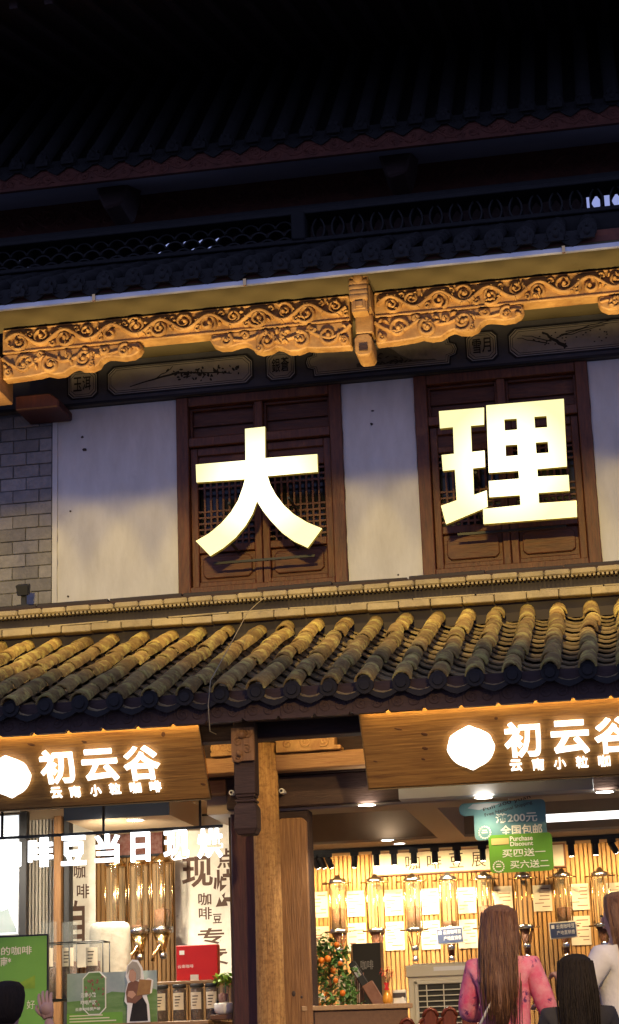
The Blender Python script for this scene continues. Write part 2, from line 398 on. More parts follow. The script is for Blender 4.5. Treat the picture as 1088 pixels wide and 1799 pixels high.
# ------------------------------------------------------------------ carving
def spiral(cx, cz, r0, turns, d, st, n=22):
    return [(cx+(r0*(1-.88*i/(n-1)))*math.cos(st+d*turns*2*math.pi*i/(n-1)), cz+(r0*(1-.88*i/(n-1)))*math.sin(st+d*turns*2*math.pi*i/(n-1))) for i in range(n)]
def carve(mb, x0, x1, z0, z1, y, rnd, r=.011, dens=1.0, slope=None, hh=.8):
    h = z1-z0; zc = (z0+z1)/2; n = max(2, round((x1-x0)/(h*.98)*dens)); w = (x1-x0)/n
    ph = rnd.random()*6
    vine = [(x0+(x1-x0)*i/(n*10), zc+h*.30*math.sin(math.pi*i/10)) for i in range(n*10+1)]
    mb.relief(vine, r*1.2, y, h=hh)
    for k in range(n):
        cx = x0+w*(k+.5); up = 1 if k % 2 == 0 else -1
        cz = zc-up*h*.10; rr = min(w, h)*.44*rnd.uniform(.72, 1.1)
        mb.relief(spiral(cx+rnd.uniform(-.12, .12)*w, cz, rr, rnd.uniform(1.2, 1.9), up*(1 if rnd.random() < .8 else -1), rnd.uniform(0, 6.28)), r, y, r*.8, h=hh)
        mb.dome(cx, cz, rr*.26, rr*.26, y, .018*hh/.8)
        for q in range(5):
            a = rnd.uniform(0, 6.28); mb.dome(cx+w*.48*math.cos(a), zc+h*.36*math.sin(a), h*.12, h*.05, y, .014*hh/.8, rnd.uniform(0, 3.1), 6)
        cxe = x0+w*(k+1)
        mb.relief(spiral(cxe, zc+up*h*.30, h*.15, 1.2, -up, rnd.uniform(0, 6), 12), r*.8, y, r*.6, h=hh)
    return mb

# ================================================================== ground
g = MB().box(-60, 60, -40, 8.2, -.3, 0).build('street', M['stone']); tag(g, kind='structure')
g = MB().box(-60, 60, 10.2, 60, -.3, .75)
for k in range(4): g.box(-60, 60, 8.2+.5*k, 8.7+.5*k, -.3, .15*(k+1)-.004*k)
g = g.build('pavement', M['stone']); tag(g, kind='structure')

# ================================================================== the building
WY = 15.0
bld = thing('shop_building', 'two-storey timber and plaster shop house with tiled roofs and carved eaves', 'building', (-2, WY, .75))
off = -bld.location
def bpart(mb, name, mats, bev=0, parent=None, label=None):
    o = mb.build(name, mats, parent or bld, bev)
    if parent is None: o.location = off
    if label: o['label'] = label
    return o

# ---- upper wall: plaster fields
rw = random.Random(3)
def plaster(x0, x1):
    z0, z1 = 5.20, 7.075; pts = []
    n = 26
    for i in range(n+1): pts.append((x0+rw.uniform(-.004, .004), z0+(z1-z0)*i/n))
    for i in range(n+1): pts.append((x1+rw.uniform(-.006, .006), z1-(z1-z0)*i/n))
    bpart(MB().prism(pts, WY, WY+.25), 'plaster_wall', M['plaster'], .004)
plaster(-4.758, -3.70); plaster(-2.272, -1.652); plaster(-.205, 1.6)
# small holes and chips left by old fixings
for (px, py, w, h) in ((145,768,6,5),(149,790,9,7),(124,898,4,4),(120,1048,5,4),(655,722,7,3),(653,745,6,6),(700,1010,4,4)):
    p = at(px, py, WY); mb = MB()
    pl = [(p.x+w*.0022*math.cos(a*.785)*rw.uniform(.7, 1.2), p.z+h*.0022*math.sin(a*.785)*rw.uniform(.7, 1.2)) for a in range(8)]
    bpart(mb.prism(pl, WY-.006, WY+.002), 'wall_plug', M['print'])
for (x0, x1) in ((-4.765, -4.758+.012),):
    bpart(MB().box(-4.80, -4.758, WY-.012, WY+.2, 5.2, 7.075), 'corner_bead', M['plaster'])
# ---- grey brick pier on the left
pier = bpart(MB().box(-6.6, -4.80, WY+.012, WY+.3, 5.1, 7.085), 'brick_pier', M['mortar'])
bl, bh = .232, .113
brs = []
for k in range(3):
    b_ = MB().box(0, bl-.007, 0, .1, 0, bh-.007); brs.append(b_.mesh('brick', M['brick'], .004))
half = MB().box(0, bl/2-.007, 0, .1, 0, bh-.007).mesh('brick', M['brick'], .004)
for r_ in range(17):
    z = 5.14+r_*bh
    x = -4.806-(0 if r_ % 2 else bl/2)
    if r_ % 2 == 0: place(half, 'brick', pier, (-4.806-bl/2+.003, WY-.004+rw.uniform(-.004, .003), z))
    while x > -6.4:
        place(rw.choice(brs), 'brick', pier, (x-bl+.003, WY-.004+rw.uniform(-.006, .004), z), (rw.uniform(-.01, .01), rw.uniform(-.006, .006), 0)); x -= bl

# ---- windows
def window(x0, x1, kind):
    z0, z1 = 5.30, 7.075; jw = .105; xm = (x0+x1)/2
    f = MB()
    f.box(x0, x0+jw, WY-.03, WY+.16, z0, z1); f.box(x1-jw, x1, WY-.03, WY+.16, z0, z1)
    f.box(x0+jw, x1-jw, WY-.026, WY+.16, z1-.085, z1); f.box(x0+jw, x1-jw, WY-.034, WY+.16, z0, z0+.10)
    f.box(x0+jw, x1-jw, WY-.02, WY+.16, 6.63, 6.71)
    f.box(xm-.035, xm+.035, WY-.015, WY+.15, 6.71, z1-.085)
    fr = bpart(f, 'window', M['win_wood'], .006)
    bpart(MB().box(x0+.02, x1-.02, WY+.165, WY+.2, z0, z1), 'dark_pane', M['window_dark'], parent=fr)
    for (a, b) in ((x0+jw, xm-.035), (xm+.035, x1-jw)):            # transom panels
        bpart(MB().box(a, b, WY+.09, WY+.12, 6.71, z1-.085), 'transom_panel', M['win_wood_x'], parent=fr)
        t = MB(); w = .022
        for (c, d, e, g_) in ((a, a+w, 6.71, z1-.085), (b-w, b, 6.71, z1-.085), (a+w, b-w, 6.71, 6.71+w), (a+w, b-w, z1-.085-w, z1-.085)):
            t.box(c, d, WY+.04, WY+.09, e, g_)
        t.box(a+w, b-w, WY+.06, WY+.09, 6.83, 6.845)
        bpart(t, 'transom_moulding', M['win_wood_x'], .004, parent=fr)
    for (a, b) in ((x0+jw+.004, xm-.003), (xm+.003, x1-jw-.004)):  # two leaves
        st = .062; zt, zb = 6.625, z0+.105
        s_ = MB()
        s_.box(a, a+st, WY+.02, WY+.08, zb, zt); s_.box(b-st, b, WY+.02, WY+.08, zb, zt)
        s_.box(a+st, b-st, WY+.022, WY+.078, zt-.07, zt); s_.box(a+st, b-st, WY+.022, WY+.078, zb, zb+.045)
        s_.box(a+st, b-st, WY+.022, WY+.078, 5.70, 5.765); s_.box(a+st, b-st, WY+.022, WY+.078, 6.40, 6.45)
        lf = bpart(s_, 'leaf_frame', M['win_wood'], .006, parent=fr)
        p = MB(); pa, pb, pc, pd = a+st, b-st, zb+.045, 5.70
        p.box(pa, pb, WY+.055, WY+.07, pc, pd)
        cr = .03; q = [(pa+.03+cr, pc+.03), (pb-.03-cr, pc+.03), (pb-.03, pc+.03+cr), (pb-.03, pd-.03-cr), (pb-.03-cr, pd-.03), (pa+.03+cr, pd-.03), (pa+.03, pd-.03-cr), (pa+.03, pc+.03+cr)]
        p.prism(q, WY+.03, WY+.06)
        bpart(p, 'raised_panel', M['win_wood_x'], .008, parent=fr)
        bpart(MB().box(a+st, b-st, WY+.05, WY+.07, 6.45, zt-.07), 'upper_panel', M['win_wood_x'], parent=fr)
        la = MB(); lx0, lx1, lz0, lz1 = a+st, b-st, 5.765, 6.40; n = 9
        for k in range(1, n):
            x = lx0+(lx1-lx0)*k/n; la.box(x-.008, x+.008, WY+.035, WY+.055, lz0, lz1)
        zz = lz0+.03
        for k in range(12):
            if k in (6, 7, 8): zz += .052; continue
            la.box(lx0, lx1, WY+.037, WY+.057, zz, zz+.016); zz += .052
        bpart(la, 'lattice', M['win_wood'], parent=fr)
    return fr
window(-3.70, -2.272, 0); window(-1.652, -.205, 1)
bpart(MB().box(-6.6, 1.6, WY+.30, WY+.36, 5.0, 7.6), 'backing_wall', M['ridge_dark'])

# ---- painted frieze with cartouches
FY = WY-.06
frz = bpart(MB().box(-6.6, 1.6, FY, WY+.2, 7.08, 7.46), 'painted_frieze', M['frieze'])
bpart(MB().box(-6.6, 1.6, FY-.02, FY, 7.08, 7.10), 'frieze_batten', M['frieze_line'], parent=frz).location = (0, 0, 0)
def octo(x0, x1, z0, z1, c): return [(x0+c, z0), (x1-c, z0), (x1, z0+c), (x1, z1-c), (x1-c, z1), (x0+c, z1), (x0, z1-c), (x0, z0+c)]
def wavy(x0, x1, z0, z1, c):
    h = z1-z0; return [(x0+c, z0), (x1-c, z0), (x1-c*.9, z0+h*.25), (x1-c*.2, z0+h*.32), (x1, z0+h*.5), (x1-c*.2, z0+h*.68), (x1-c*.9, z0+h*.75), (x1-c, z1), (x0+c, z1),
                       (x0+c*.9, z0+h*.75), (x0+c*.2, z0+h*.68), (x0, z0+h*.5), (x0+c*.2, z0+h*.32), (x0+c*.9, z0+h*.25)]
def cartouche(x0, x1, shape, c, txt=None, paint=None, seed=0):
    z0, z1 = 7.135, 7.405; rr = random.Random(seed)
    a = MB().prism(shape(x0, x1, z0, z1, c), FY-.008, FY+.002); bpart(a, 'cartouche_border', M['frieze_line'], parent=frz)
    d = .014; a = MB().prism(shape(x0+d, x1-d, z0+d, z1-d, c), FY-.012, FY-.006); bpart(a, 'cartouche_line', M['frieze_white'], parent=frz)
    d = .020; a = MB().prism(shape(x0+d, x1-d, z0+d, z1-d, c), FY-.015, FY-.010); bpart(a, 'cartouche_line', M['frieze_line'], parent=frz)
    d = .026; a = MB().prism(shape(x0+d, x1-d, z0+d, z1-d, c), FY-.018, FY-.013); bpart(a, 'cartouche_field', M['frieze_pan'], parent=frz)
    d = .040; lp = shape(x0+d, x1-d, z0+d, z1-d, c); lp = lp+[lp[0]]
    bpart(MB().relief(lp, .0025, FY-.018, h=.5, seg=2), 'cartouche_line', M['frieze_line'], parent=frz)
    yy = FY-.0205
    if txt:
        t = MB(); xm = (x0+x1)/2; w = (x1-x0)*.27
        letter(t, txt[0], xm-w-.003, xm-.003, 7.205, 7.335, yy, .012); letter(t, txt[1], xm+.003, xm+w+.003, 7.21, 7.34, yy, .012)
        bpart(t, 'calligraphy', M['ink'], parent=frz)
    if paint == 'branch':
        t = MB(); L_ = x1-x0
        def stroke(p0, p1, w0, w1, n=6):
            pts = [(p0[0]+(p1[0]-p0[0])*i/n+rr.uniform(-.006, .006), p0[1]+(p1[1]-p0[1])*i/n+rr.uniform(-.006, .006)) for i in range(n+1)]
            t.relief(pts, w0, yy+.002, w1, h=.3, seg=2)
        stroke((x0+.16*L_, 7.20), (x0+.5*L_, 7.30), .004, .010); stroke((x0+.34*L_, 7.255), (x0+.46*L_, 7.35), .005, .003)
        stroke((x0+.45*L_, 7.29), (x0+.85*L_, 7.24), .008, .004)
        bpart(t, 'ink_branch', M['ink'], parent=frz)
        t = MB()
        for q in range(70):
            x = x0+L_*min(.9, max(.42, rr.gauss(.66, .13))); z = 7.265+rr.gauss(0, .032)
            t.dome(x, z, rr.uniform(.008, .02), rr.uniform(.005, .010), yy+.001, .002, rr.uniform(0, 3.1), 6)
        o = bpart(t, 'ink_leaves', M['ink'], parent=frz); o['kind'] = 'stuff'
    if paint == 'mountain':
        L_ = x1-x0
        pts = [(x0+.34*L_, 7.185)]+[(x0+L_*(.34+.5*i/14), 7.19+.15*math.exp(-((i-5)/3.2)**2)+rr.uniform(0, .014)) for i in range(15)]+[(x0+.86*L_, 7.185)]
        bpart(MB().prism(pts, yy, yy+.003), 'ink_mountain', M['ink_soft'], parent=frz)
        t = MB()
        for q in range(30):
            i = rr.uniform(1, 10); t.dome(x0+L_*(.34+.5*i/14), 7.19+.10*math.exp(-((i-5)/3.2)**2)*rr.random(), .02, .006, yy-.001, .002, rr.uniform(-.9, .9), 6)
        o = bpart(t, 'ink_strokes', M['ink'], parent=frz); o['kind'] = 'stuff'
    if paint == 'plum':
        t = MB(); L_ = x1-x0
        pts = [(x0+L_*(.36-.02*i)+rr.uniform(-.01, .01), 7.185+.022*i) for i in range(8)]; t.relief(pts, .018, yy+.002, .008, h=.25, seg=2)
        for q in range(5):
            sx = x0+L_*(.24+.03*q); t.relief([(sx+L_*.05*i*(1 if q > 1 else -.6), 7.24+.02*q+.012*i+rr.uniform(-.008, .008)) for i in range(7)], .005, yy+.002, .0025, h=.3, seg=2)
        bpart(t, 'ink_branch', M['ink'], parent=frz)
        t = MB()
        for q in range(34): t.dome(x0+L_*rr.uniform(.16, .62), 7.27+rr.gauss(0, .035), .008, .006, yy+.001, .002, 0, 6)
        o = bpart(t, 'ink_blossoms', M['ink'], parent=frz); o['kind'] = 'stuff'
def fx(px, py): return at(px, py, FY).x
cartouche(fx(118,690), fx(173,680), octo, .04, '玉洱')
cartouche(fx(188,680), fx(446,650), octo, .055, None, 'branch', 5)
cartouche(fx(467,655), fx(521,650), octo, .04, '銀蒼')
cartouche(fx(536,645), fx(806,620), wavy, .07, None, 'mountain', 6)
cartouche(fx(818,615), fx(876,608), octo, .04, '雪月')
cartouche(fx(893,610), fx(1180,580), octo, .055, None, 'plum', 8)
# ---- soffits
bpart(MB().box(-6.6, 1.6, 14.36, FY+.02, 7.462, 7.50), 'inner_soffit', M['soffit'])
EY = 13.78
bpart(MB().box(-6.6, 1.6, EY, 14.30, 7.555, 7.60), 'eave_soffit', M['soffit'])
bpart(MB().box(-6.6, 1.6, EY-.035, EY-.002, 7.525, 7.572), 'eave_trim_strip', M['trim'], .008)
tb = MB()
for px in (165, 430, 990): p = at(px, 530-(px)*.1, EY-.04); tb.box(p.x-.012, p.x+.012, EY-.05, EY-.03, 7.52, 7.575)
bpart(tb, 'trim_clip', M['brass'])

# ---- carved tie beam, its spandrels and the pendant bracket
BY = 14.20; rc = random.Random(11)
PX = at(637, 560, BY).x
def beam(x0, x1):
    b = MB().box(x0, x1, BY, BY+.16, 7.325, 7.535)
    o = bpart(b, 'carved_beam', M['carved'], .006)
    fr = MB()
    for (a, c) in ((7.325, 7.338), (7.522, 7.535)): fr.box(x0+.006, x1-.006, BY-.012, BY+.002, a, c)
    bpart(fr, 'beam_fillet', M['carved'], .003, parent=o)
    c = carve(MB(), x0+.03, x1-.03, 7.342, 7.518, BY, rc, .015, .86, hh=2.8); bpart(c, 'scroll_carving', M['carved'], parent=o)
beam(-4.985, PX-.10); beam(PX+.10, 1.6)
def spandrel(xs, xe):
    """carved bracket under the beam; xs at the post, xe its free end"""
    zt = 7.323; h = .215; L_ = xe-xs
    P = lambda u, v: (xs+u*L_, zt-v*h)
    prof = [(0,0),(1,0),(1.02,.2),(1.0,.42),(.95,.56),(.88,.58),(.81,.50),(.76,.48),(.72,.62),(.70,.80),(.65,.90),(.58,.86),(.54,.74),(.50,.80),(.45,.98),(.38,1.0),(.32,.90),(.26,.96),(.14,1.0),(0,1.02)]
    o = bpart(MB().prism([P(*q) for q in prof], BY+.01, BY+.13), 'carved_spandrel', M['carved'], .01)
    c = MB(); d = 1 if L_ > 0 else -1; y = BY+.01
    for (u, v, r, t, st) in ((.16,.50,.085,1.6,0),(.36,.58,.075,1.6,2),(.60,.48,.085,1.7,4),(.90,.32,.055,1.4,1),(.28,.2,.03,1.2,0),(.76,.22,.035,1.2,3),(.48,.3,.03,1.2,5),(.05,.8,.035,1.3,2),(.66,.78,.03,1.2,1)):
        cx, cz = P(u, v); c.relief(spiral(cx, cz, r, t, d, st), .018, y, .012, h=2.0)
        c.dome(cx, cz, r*.30, r*.30, y, .045)
    c.relief([P(u/20, .18+.5*abs(math.sin(u*.5))*(1-u/26)) for u in range(21)], .017, y, .011, h=1.8)
    for q in range(16):
        u = rc.random(); v = rc.uniform(.12, .75)*(1-.45*u); cx, cz = P(u, v); c.dome(cx, cz, .032, .016, y, .04, rc.uniform(0, 3.1), 6)
    bpart(c, 'scroll_carving', M['carved'], parent=o)
sx = lambda px, py: at(px, py, BY).x
spandrel(-4.985, sx(243, 620)); spandrel(PX-.10, sx(373, 600)); spandrel(PX+.10, sx(916, 545)); spandrel(sx(1300, 520), sx(1055, 530))
# beam end block and strut at the left
bpart(MB().box(-5.30, -4.99, BY-.05, BY+.3, 6.98, 7.30), 'beam_head', M['old_beam'], .01)
bpart(MB().prism([(-5.0,7.09),(-4.70,7.09),(-4.62,7.03),(-4.62,6.96),(-5.0,6.96)], WY-.42, WY-.02), 'strut', M['dark_red'], .01)
bpart(MB().box(-5.62, -5.31, BY-.1, BY+.2, 6.78, 7.60), 'eave_post', M['old_beam'], .01)
# pendant bracket (carved beast-head arm with pendant block)
p0 = at(632, 490, 13.98); bx = p0.x
b = MB().box(bx-.075, bx+.075, 14.0, 14.36, 7.33, 7.545); arm = bpart(b, 'bracket_arm', M['carved'], .015)
c = MB(); c.box(bx-.062, bx+.062, 13.90, 14.02, 7.27, 7.53)
for k, zz in enumerate((7.515, 7.47, 7.43, 7.392)): c.lathe([(.030, -.072-.004*(k%2)), (.036, -.06), (.036, .06), (.030, .072)], (bx, 13.90, zz), 8, 'X')
c.sphere((bx, 13.87, 7.545), .042); c.sphere((bx-.045, 13.89, 7.50), .022, 8, 5); c.sphere((bx+.045, 13.89, 7.50), .022, 8, 5)
c.lathe([(.05, -.075), (.062, -.05), (.062, .05), (.05, .075)], (bx, 13.93, 7.565), 10, 'X')
bpart(c, 'beast_head_carving', M['carved'], parent=arm)
c = MB(); c.box(bx-.05, bx+.05, 13.885, 13.905, 7.285, 7.365); c.box(bx-.03, bx+.03, 13.87, 13.89, 7.30, 7.35)
bpart(c, 'carved_boss', M['carved'], .006, parent=arm)
b = MB().box(bx-.07, bx+.07, 14.12, 14.30, 7.17, 7.33); bpart(b, 'bracket_block', M['carved'], .01)
pp = at(643, 640, 14.22)
b = MB().prism([(pp.x-.07, 6.985+.03), (pp.x-.045, 6.985), (pp.x+.045, 6.985), (pp.x+.07, 7.015), (pp.x+.07, 7.135), (pp.x+.045, 7.165), (pp.x-.045, 7.165), (pp.x-.07, 7.135)], 14.12, 14.40)
bpart(b, 'pendant_block', M['carved'], .008)
bpart(MB().box(pp.x-.035, pp.x+.035, 14.10, 14.125, 7.02, 7.06), 'pendant_socket', M['dark_wood'])

# ================================================================== roofs
TS = .2411
def half_tile(r0, r1, L_, th=.014, n=7):
    """convex cover tile lying along +y from 0 to L_, wider (r0) at the lower end"""
    mb = MB(); vs = []; fs = []
    for j, (rr, y) in enumerate(((r0, 0), (r1, L_))):
        for k in range(n+1):
            a = math.pi*k/n; vs.append((rr*math.cos(a), y, rr*math.sin(a)))
        for k in range(n+1):
            a = math.pi*k/n; vs.append(((rr-th)*math.cos(a), y, (rr-th)*math.sin(a)))
    w = n+1
    for k in range(n):
        fs.append((k, k+1, 2*w+k+1, 2*w+k)[::-1]); fs.append((w+k, w+k+1, 3*w+k+1, 3*w+k)); fs.append((k, w+k, w+k+1, k+1)[::-1])
    mb.add(vs, fs, True); return mb
def pan_tile(r, L_, sag=.045, n=5, th=.012):
    mb = MB(); vs = []; fs = []
    for (y, dz) in ((0, 0), (L_, -.004)):
        for t in (0, -th):
            for k in range(n+1):
                u = -1+2*k/n; vs.append((r*u, y, dz+t-sag*(1-u*u)))
    w = n+1
    for k in range(n):
        fs.append((k, k+1, 2*w+k+1, 2*w+k)); fs.append((k, w+k, w+k+1, k+1)[::-1][::-1])
    mb.add(vs, fs, False); return mb

# ---- lower roof: 20.8 degrees, tile tops from (y 14.6, z 4.965) to (y 12.1, z 4.015)
SL = math.atan2(.95, 2.5); EYL, EZL = 12.10, 4.015; RT = .065
dirv = Vector((0, math.cos(SL), math.sin(SL))); nrm = Vector((0, -math.sin(SL), math.cos(SL)))
base0 = Vector((0, EYL, EZL)) - nrm*RT               # on the axis plane of the cover tiles, at the eave
LR = 2.5/math.cos(SL)+.16
deck = MB(); q = [base0-nrm*.09+Vector((0,.06,0)), base0-nrm*.09+dirv*(LR+.25)]
deck.add([(-7.5, q[0].y, q[0].z), (2.6, q[0].y, q[0].z), (2.6, q[1].y, q[1].z), (-7.5, q[1].y, q[1].z),
          (-7.5, q[0].y, q[0].z-.06), (2.6, q[0].y, q[0].z-.06), (2.6, q[1].y, q[1].z-.06), (-7.5, q[1].y, q[1].z-.06)],
         [(0,1,2,3), (7,6,5,4), (0,4,5,1), (1,5,6,2), (2,6,7,3), (3,7,4,0)])
low = bpart(deck, 'lower_roof', M['ridge_dark'])
tr = random.Random(21)
NSEG = 8; SEG = LR/NSEG
cov = [half_tile(RT*s_, RT*.90*s_, SEG*1.04).mesh('cover_tile', M['tile']) for s_ in (1.0, .97, 1.03)]
xs_tiles = [-.313-TS*k for k in range(-5, 24)]
for x in xs_tiles:
    jx = tr.uniform(-.006, .006)
    for s_ in range(NSEG):
        p = base0+dirv*(s_*SEG)+nrm*tr.uniform(-.004, .006)
        place(tr.choice(cov), 'cover_tile', low, (x+jx+tr.uniform(-.008, .008), p.y+tr.uniform(-.02, .02), p.z), (SL+tr.uniform(-.02, .03), tr.uniform(-.10, .10), tr.uniform(-.04, .04)))
NP = 14; SP = LR/NP
pan = pan_tile(.105, SP*1.5).mesh('pan_tile', M['tile_pan'])
bulk = MB()
for x in xs_tiles:
    xc = x-TS/2
    for s_ in range(NP):
        p = base0-nrm*.028+dirv*(s_*SP+.02)+nrm*tr.uniform(-.003, .004)
        if x > -3.0 and x < .35:
            place(pan, 'pan_tile', low, (xc+tr.uniform(-.004, .004), p.y, p.z), (SL-.10+tr.uniform(-.02, .02), tr.uniform(-.04, .04), tr.uniform(-.03, .03)))
        else:
            Mx = Matrix.Translation((xc, p.y, p.z)) @ Matrix.Rotation(SL-.10, 4, 'X')
            bulk.add([Mx @ v.co for v in pan.vertices], [tuple(f.vertices) for f in pan.polygons])
o = bpart(bulk, 'pan_tiles_far', M['tile_pan'], parent=low); o['kind'] = 'stuff'
# round tile ends and drip tiles at the eave
rim = MB().lathe([(RT-.006, .010), (RT-.004, .03)], (0,0,0), 16, 'Y'); rim.lathe([(RT*.55, .004), (RT*.5, .0)], (0,0,0), 14, 'Y')
endm = rim.mesh('tile_end', M['tile_end'])  # near-black plug, its colour stands for the shade inside the open tile
drip = MB().prism([(-.10,.02),(-.105,-.01),(-.075,-.03),(-.05,-.044),(-.02,-.054),(0,-.06),(.02,-.054),(.05,-.044),(.075,-.03),(.105,-.01),(.10,.02),(.05,-.01),(0,-.02),(-.05,-.01)], -.01, .006)
dripm = drip.mesh('drip_tile', M['tile_end'])
for x in xs_tiles:
    p = base0-dirv*.012
    place(endm, 'tile_end', low, (x, p.y, p.z-.012), (tr.uniform(-.05, .05), 0, tr.uniform(-.05, .05)))
    place(dripm, 'drip_tile', low, (x-TS/2, p.y+.03, p.z-.05), (tr.uniform(-.06, .02), 0, tr.uniform(-.04, .04)))
# ---- ridge courses where the roof meets the wall
RYB = 14.62
def course(name, x0, x1, L_, y0, y1, z0, z1, mt, bev, gap=.004, jz=.004):
    ms = [MB().box(0, L_-gap, 0, y1-y0, 0, z1-z0).mesh(name, mt, bev) for _ in range(1)]
    x = x0
    while x < x1:
        place(ms[0], name, low, (x, y0+tr.uniform(-.008, .008), z0+tr.uniform(-jz, jz)), (tr.uniform(-.015, .015), tr.uniform(-.012, .012), tr.uniform(-.012, .012)), (tr.uniform(.985, 1.0), 1, 1)); x += L_
course('ridge_brick', -6.6, 1.4, .252, RYB-.05, RYB+.30, 5.005, 5.062, M['ridge'], .006)
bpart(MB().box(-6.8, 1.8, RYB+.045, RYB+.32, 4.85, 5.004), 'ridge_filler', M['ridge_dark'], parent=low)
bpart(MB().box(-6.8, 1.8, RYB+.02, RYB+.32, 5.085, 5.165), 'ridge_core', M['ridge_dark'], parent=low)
course('ridge_slab', -6.7, 1.5, .50, RYB-.01, RYB+.33, 5.068, 5.082, M['ridge'], .003, .008, .003)
course('ridge_cap_tile', -6.6, 1.4, .205, RYB-.055, RYB+.33, 5.172, 5.222, M['ridge'], .012)
nt_ = MB()
for k in range(230): nt_.box(-6.4+k*.034, -6.4+k*.034+.018, RYB-.045, RYB, 5.155, 5.174)
o = bpart(nt_, 'ridge_teeth', M['ridge'], parent=low); o['kind'] = 'stuff'
bpart(MB().box(-6.8, 1.8, RYB+.06, WY-.005, 5.226, 5.262), 'flashing_board', M['dark_wood'], .006, parent=low)
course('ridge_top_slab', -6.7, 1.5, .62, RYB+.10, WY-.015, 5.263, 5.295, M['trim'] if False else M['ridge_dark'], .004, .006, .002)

# ---- eave fascia with scroll relief and scalloped edge
FYL = 12.20
zt, zb = 3.97, 3.765
pts = [(-7.4, zt)]
x = -7.4
while x < 2.4: pts += [(x, zb+.006), (x+.006, zb), (x+TS-.03, zb), (x+TS-.024, zb+.014), (x+TS-.012, zb+.018)]; x += TS
pts += [(x, zt)]
fas = bpart(MB().prism(pts, FYL, FYL+.05), 'eave_fascia', M['fascia'])
fr_ = MB(); x = -7.4+.11
while x < 2.2:
    for d in (-1, 1): fr_.relief(spiral(x+d*.048, (zt+zb)/2-.035, .045, 1.5, -d, 1.57), .008, FYL, .006)
    fr_.relief([(x-.105, zb+.02), (x-.108, zb+.10), (x-.09, zb+.15)], .006, FYL); x += TS
bpart(fr_, 'fascia_scrolls', M['fascia'], parent=fas).location = (0,0,0)
bpart(MB().box(-7.4, 2.4, FYL+.052, FYL+.30, 3.80, 3.86), 'eave_purlin', M['dark_wood'])
bpart(MB().box(-7.4, 2.4, 12.50, 14.9, 3.905, 3.93), 'porch_ceiling', M['dark_wood'])

# ---- second eave: tiles above the trim strip, openwork ridge
S2 = R(27); e2 = Vector((0, EY-.02, 7.70)); d2 = Vector((0, math.cos(S2), math.sin(S2))); n2 = Vector((0, -math.sin(S2), math.cos(S2)))
dk = MB(); a, b = e2-n2*.05+Vector((0,.05,0)), e2-n2*.05+d2*1.4
dk.add([(-6.8, a.y, a.z), (1.8, a.y, a.z), (1.8, b.y, b.z), (-6.8, b.y, b.z), (-6.8, a.y, a.z-.05), (1.8, a.y, a.z-.05), (1.8, b.y, b.z-.05), (-6.8, b.y, b.z-.05)],
       [(0,1,2,3), (7,6,5,4), (0,4,5,1), (1,5,6,2), (2,6,7,3), (3,7,4,0)])
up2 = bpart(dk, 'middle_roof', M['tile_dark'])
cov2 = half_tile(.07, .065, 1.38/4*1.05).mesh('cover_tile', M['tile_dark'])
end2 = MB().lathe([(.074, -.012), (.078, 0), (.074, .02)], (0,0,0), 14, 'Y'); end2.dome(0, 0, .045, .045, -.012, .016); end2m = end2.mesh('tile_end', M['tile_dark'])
orn = MB().prism([(-.055,.0),(-.06,.05),(-.035,.075),(-.045,.10),(-.02,.115),(0,.15),(.02,.115),(.045,.10),(.035,.075),(.06,.05),(.055,0)], -.012, .012)
orn.dome(0, .055, .028, .035, -.012, .014); orn.dome(0, .11, .014, .02, -.012, .01)
ornm = orn.mesh('eave_ornament', M['tile_dark'])
dr2 = MB().prism([(-.115,.05),(-.115,0),(-.085,-.03),(-.045,-.06),(0,-.085),(.045,-.06),(.085,-.03),(.115,0),(.115,.05)], -.008, .008)
for d in (-1, 1): dr2.relief(spiral(d*.045, 0, .038, 1.4, -d, 1.57, 14), .007, -.008, .005)
dr2m = dr2.mesh('drip_tile', M['tile_dark'])
x0e = at(550, 500, EY).x
for k in range(-9, 22):
    x = x0e-TS*k
    for s_ in range(4):
        p = e2+d2*(s_*1.38/4); place(cov2, 'cover_tile', up2, (x, p.y, p.z), (S2, tr.uniform(-.03, .03), tr.uniform(-.02, .02)))
    place(end2m, 'tile_end', up2, (x, e2.y-.015, e2.z), (0, 0, tr.uniform(-.05, .05)))
    place(ornm, 'eave_ornament', up2, (x, e2.y-.05, e2.z-.09), (tr.uniform(-.05, .05), 0, tr.uniform(-.08, .08)))
    place(dr2m, 'drip_tile', up2, (x-TS/2, e2.y-.01, e2.z-.05), (tr.uniform(-.05, .05), 0, 0))
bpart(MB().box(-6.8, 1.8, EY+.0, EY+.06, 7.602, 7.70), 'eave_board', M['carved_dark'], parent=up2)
RY2 = 14.92
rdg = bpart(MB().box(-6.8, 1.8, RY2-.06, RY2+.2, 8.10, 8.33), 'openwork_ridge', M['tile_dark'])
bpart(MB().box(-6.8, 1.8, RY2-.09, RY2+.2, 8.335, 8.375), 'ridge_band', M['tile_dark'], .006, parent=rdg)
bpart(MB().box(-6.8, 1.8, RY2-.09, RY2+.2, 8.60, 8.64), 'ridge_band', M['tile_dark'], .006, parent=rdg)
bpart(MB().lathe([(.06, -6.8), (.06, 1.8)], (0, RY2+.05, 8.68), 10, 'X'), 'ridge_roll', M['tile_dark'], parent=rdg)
bpart(MB().box(-2.62, -2.50, RY2-.11, RY2+.2, 8.36, 8.62), 'ridge_pier', M['tile_dark'], .01, parent=rdg)
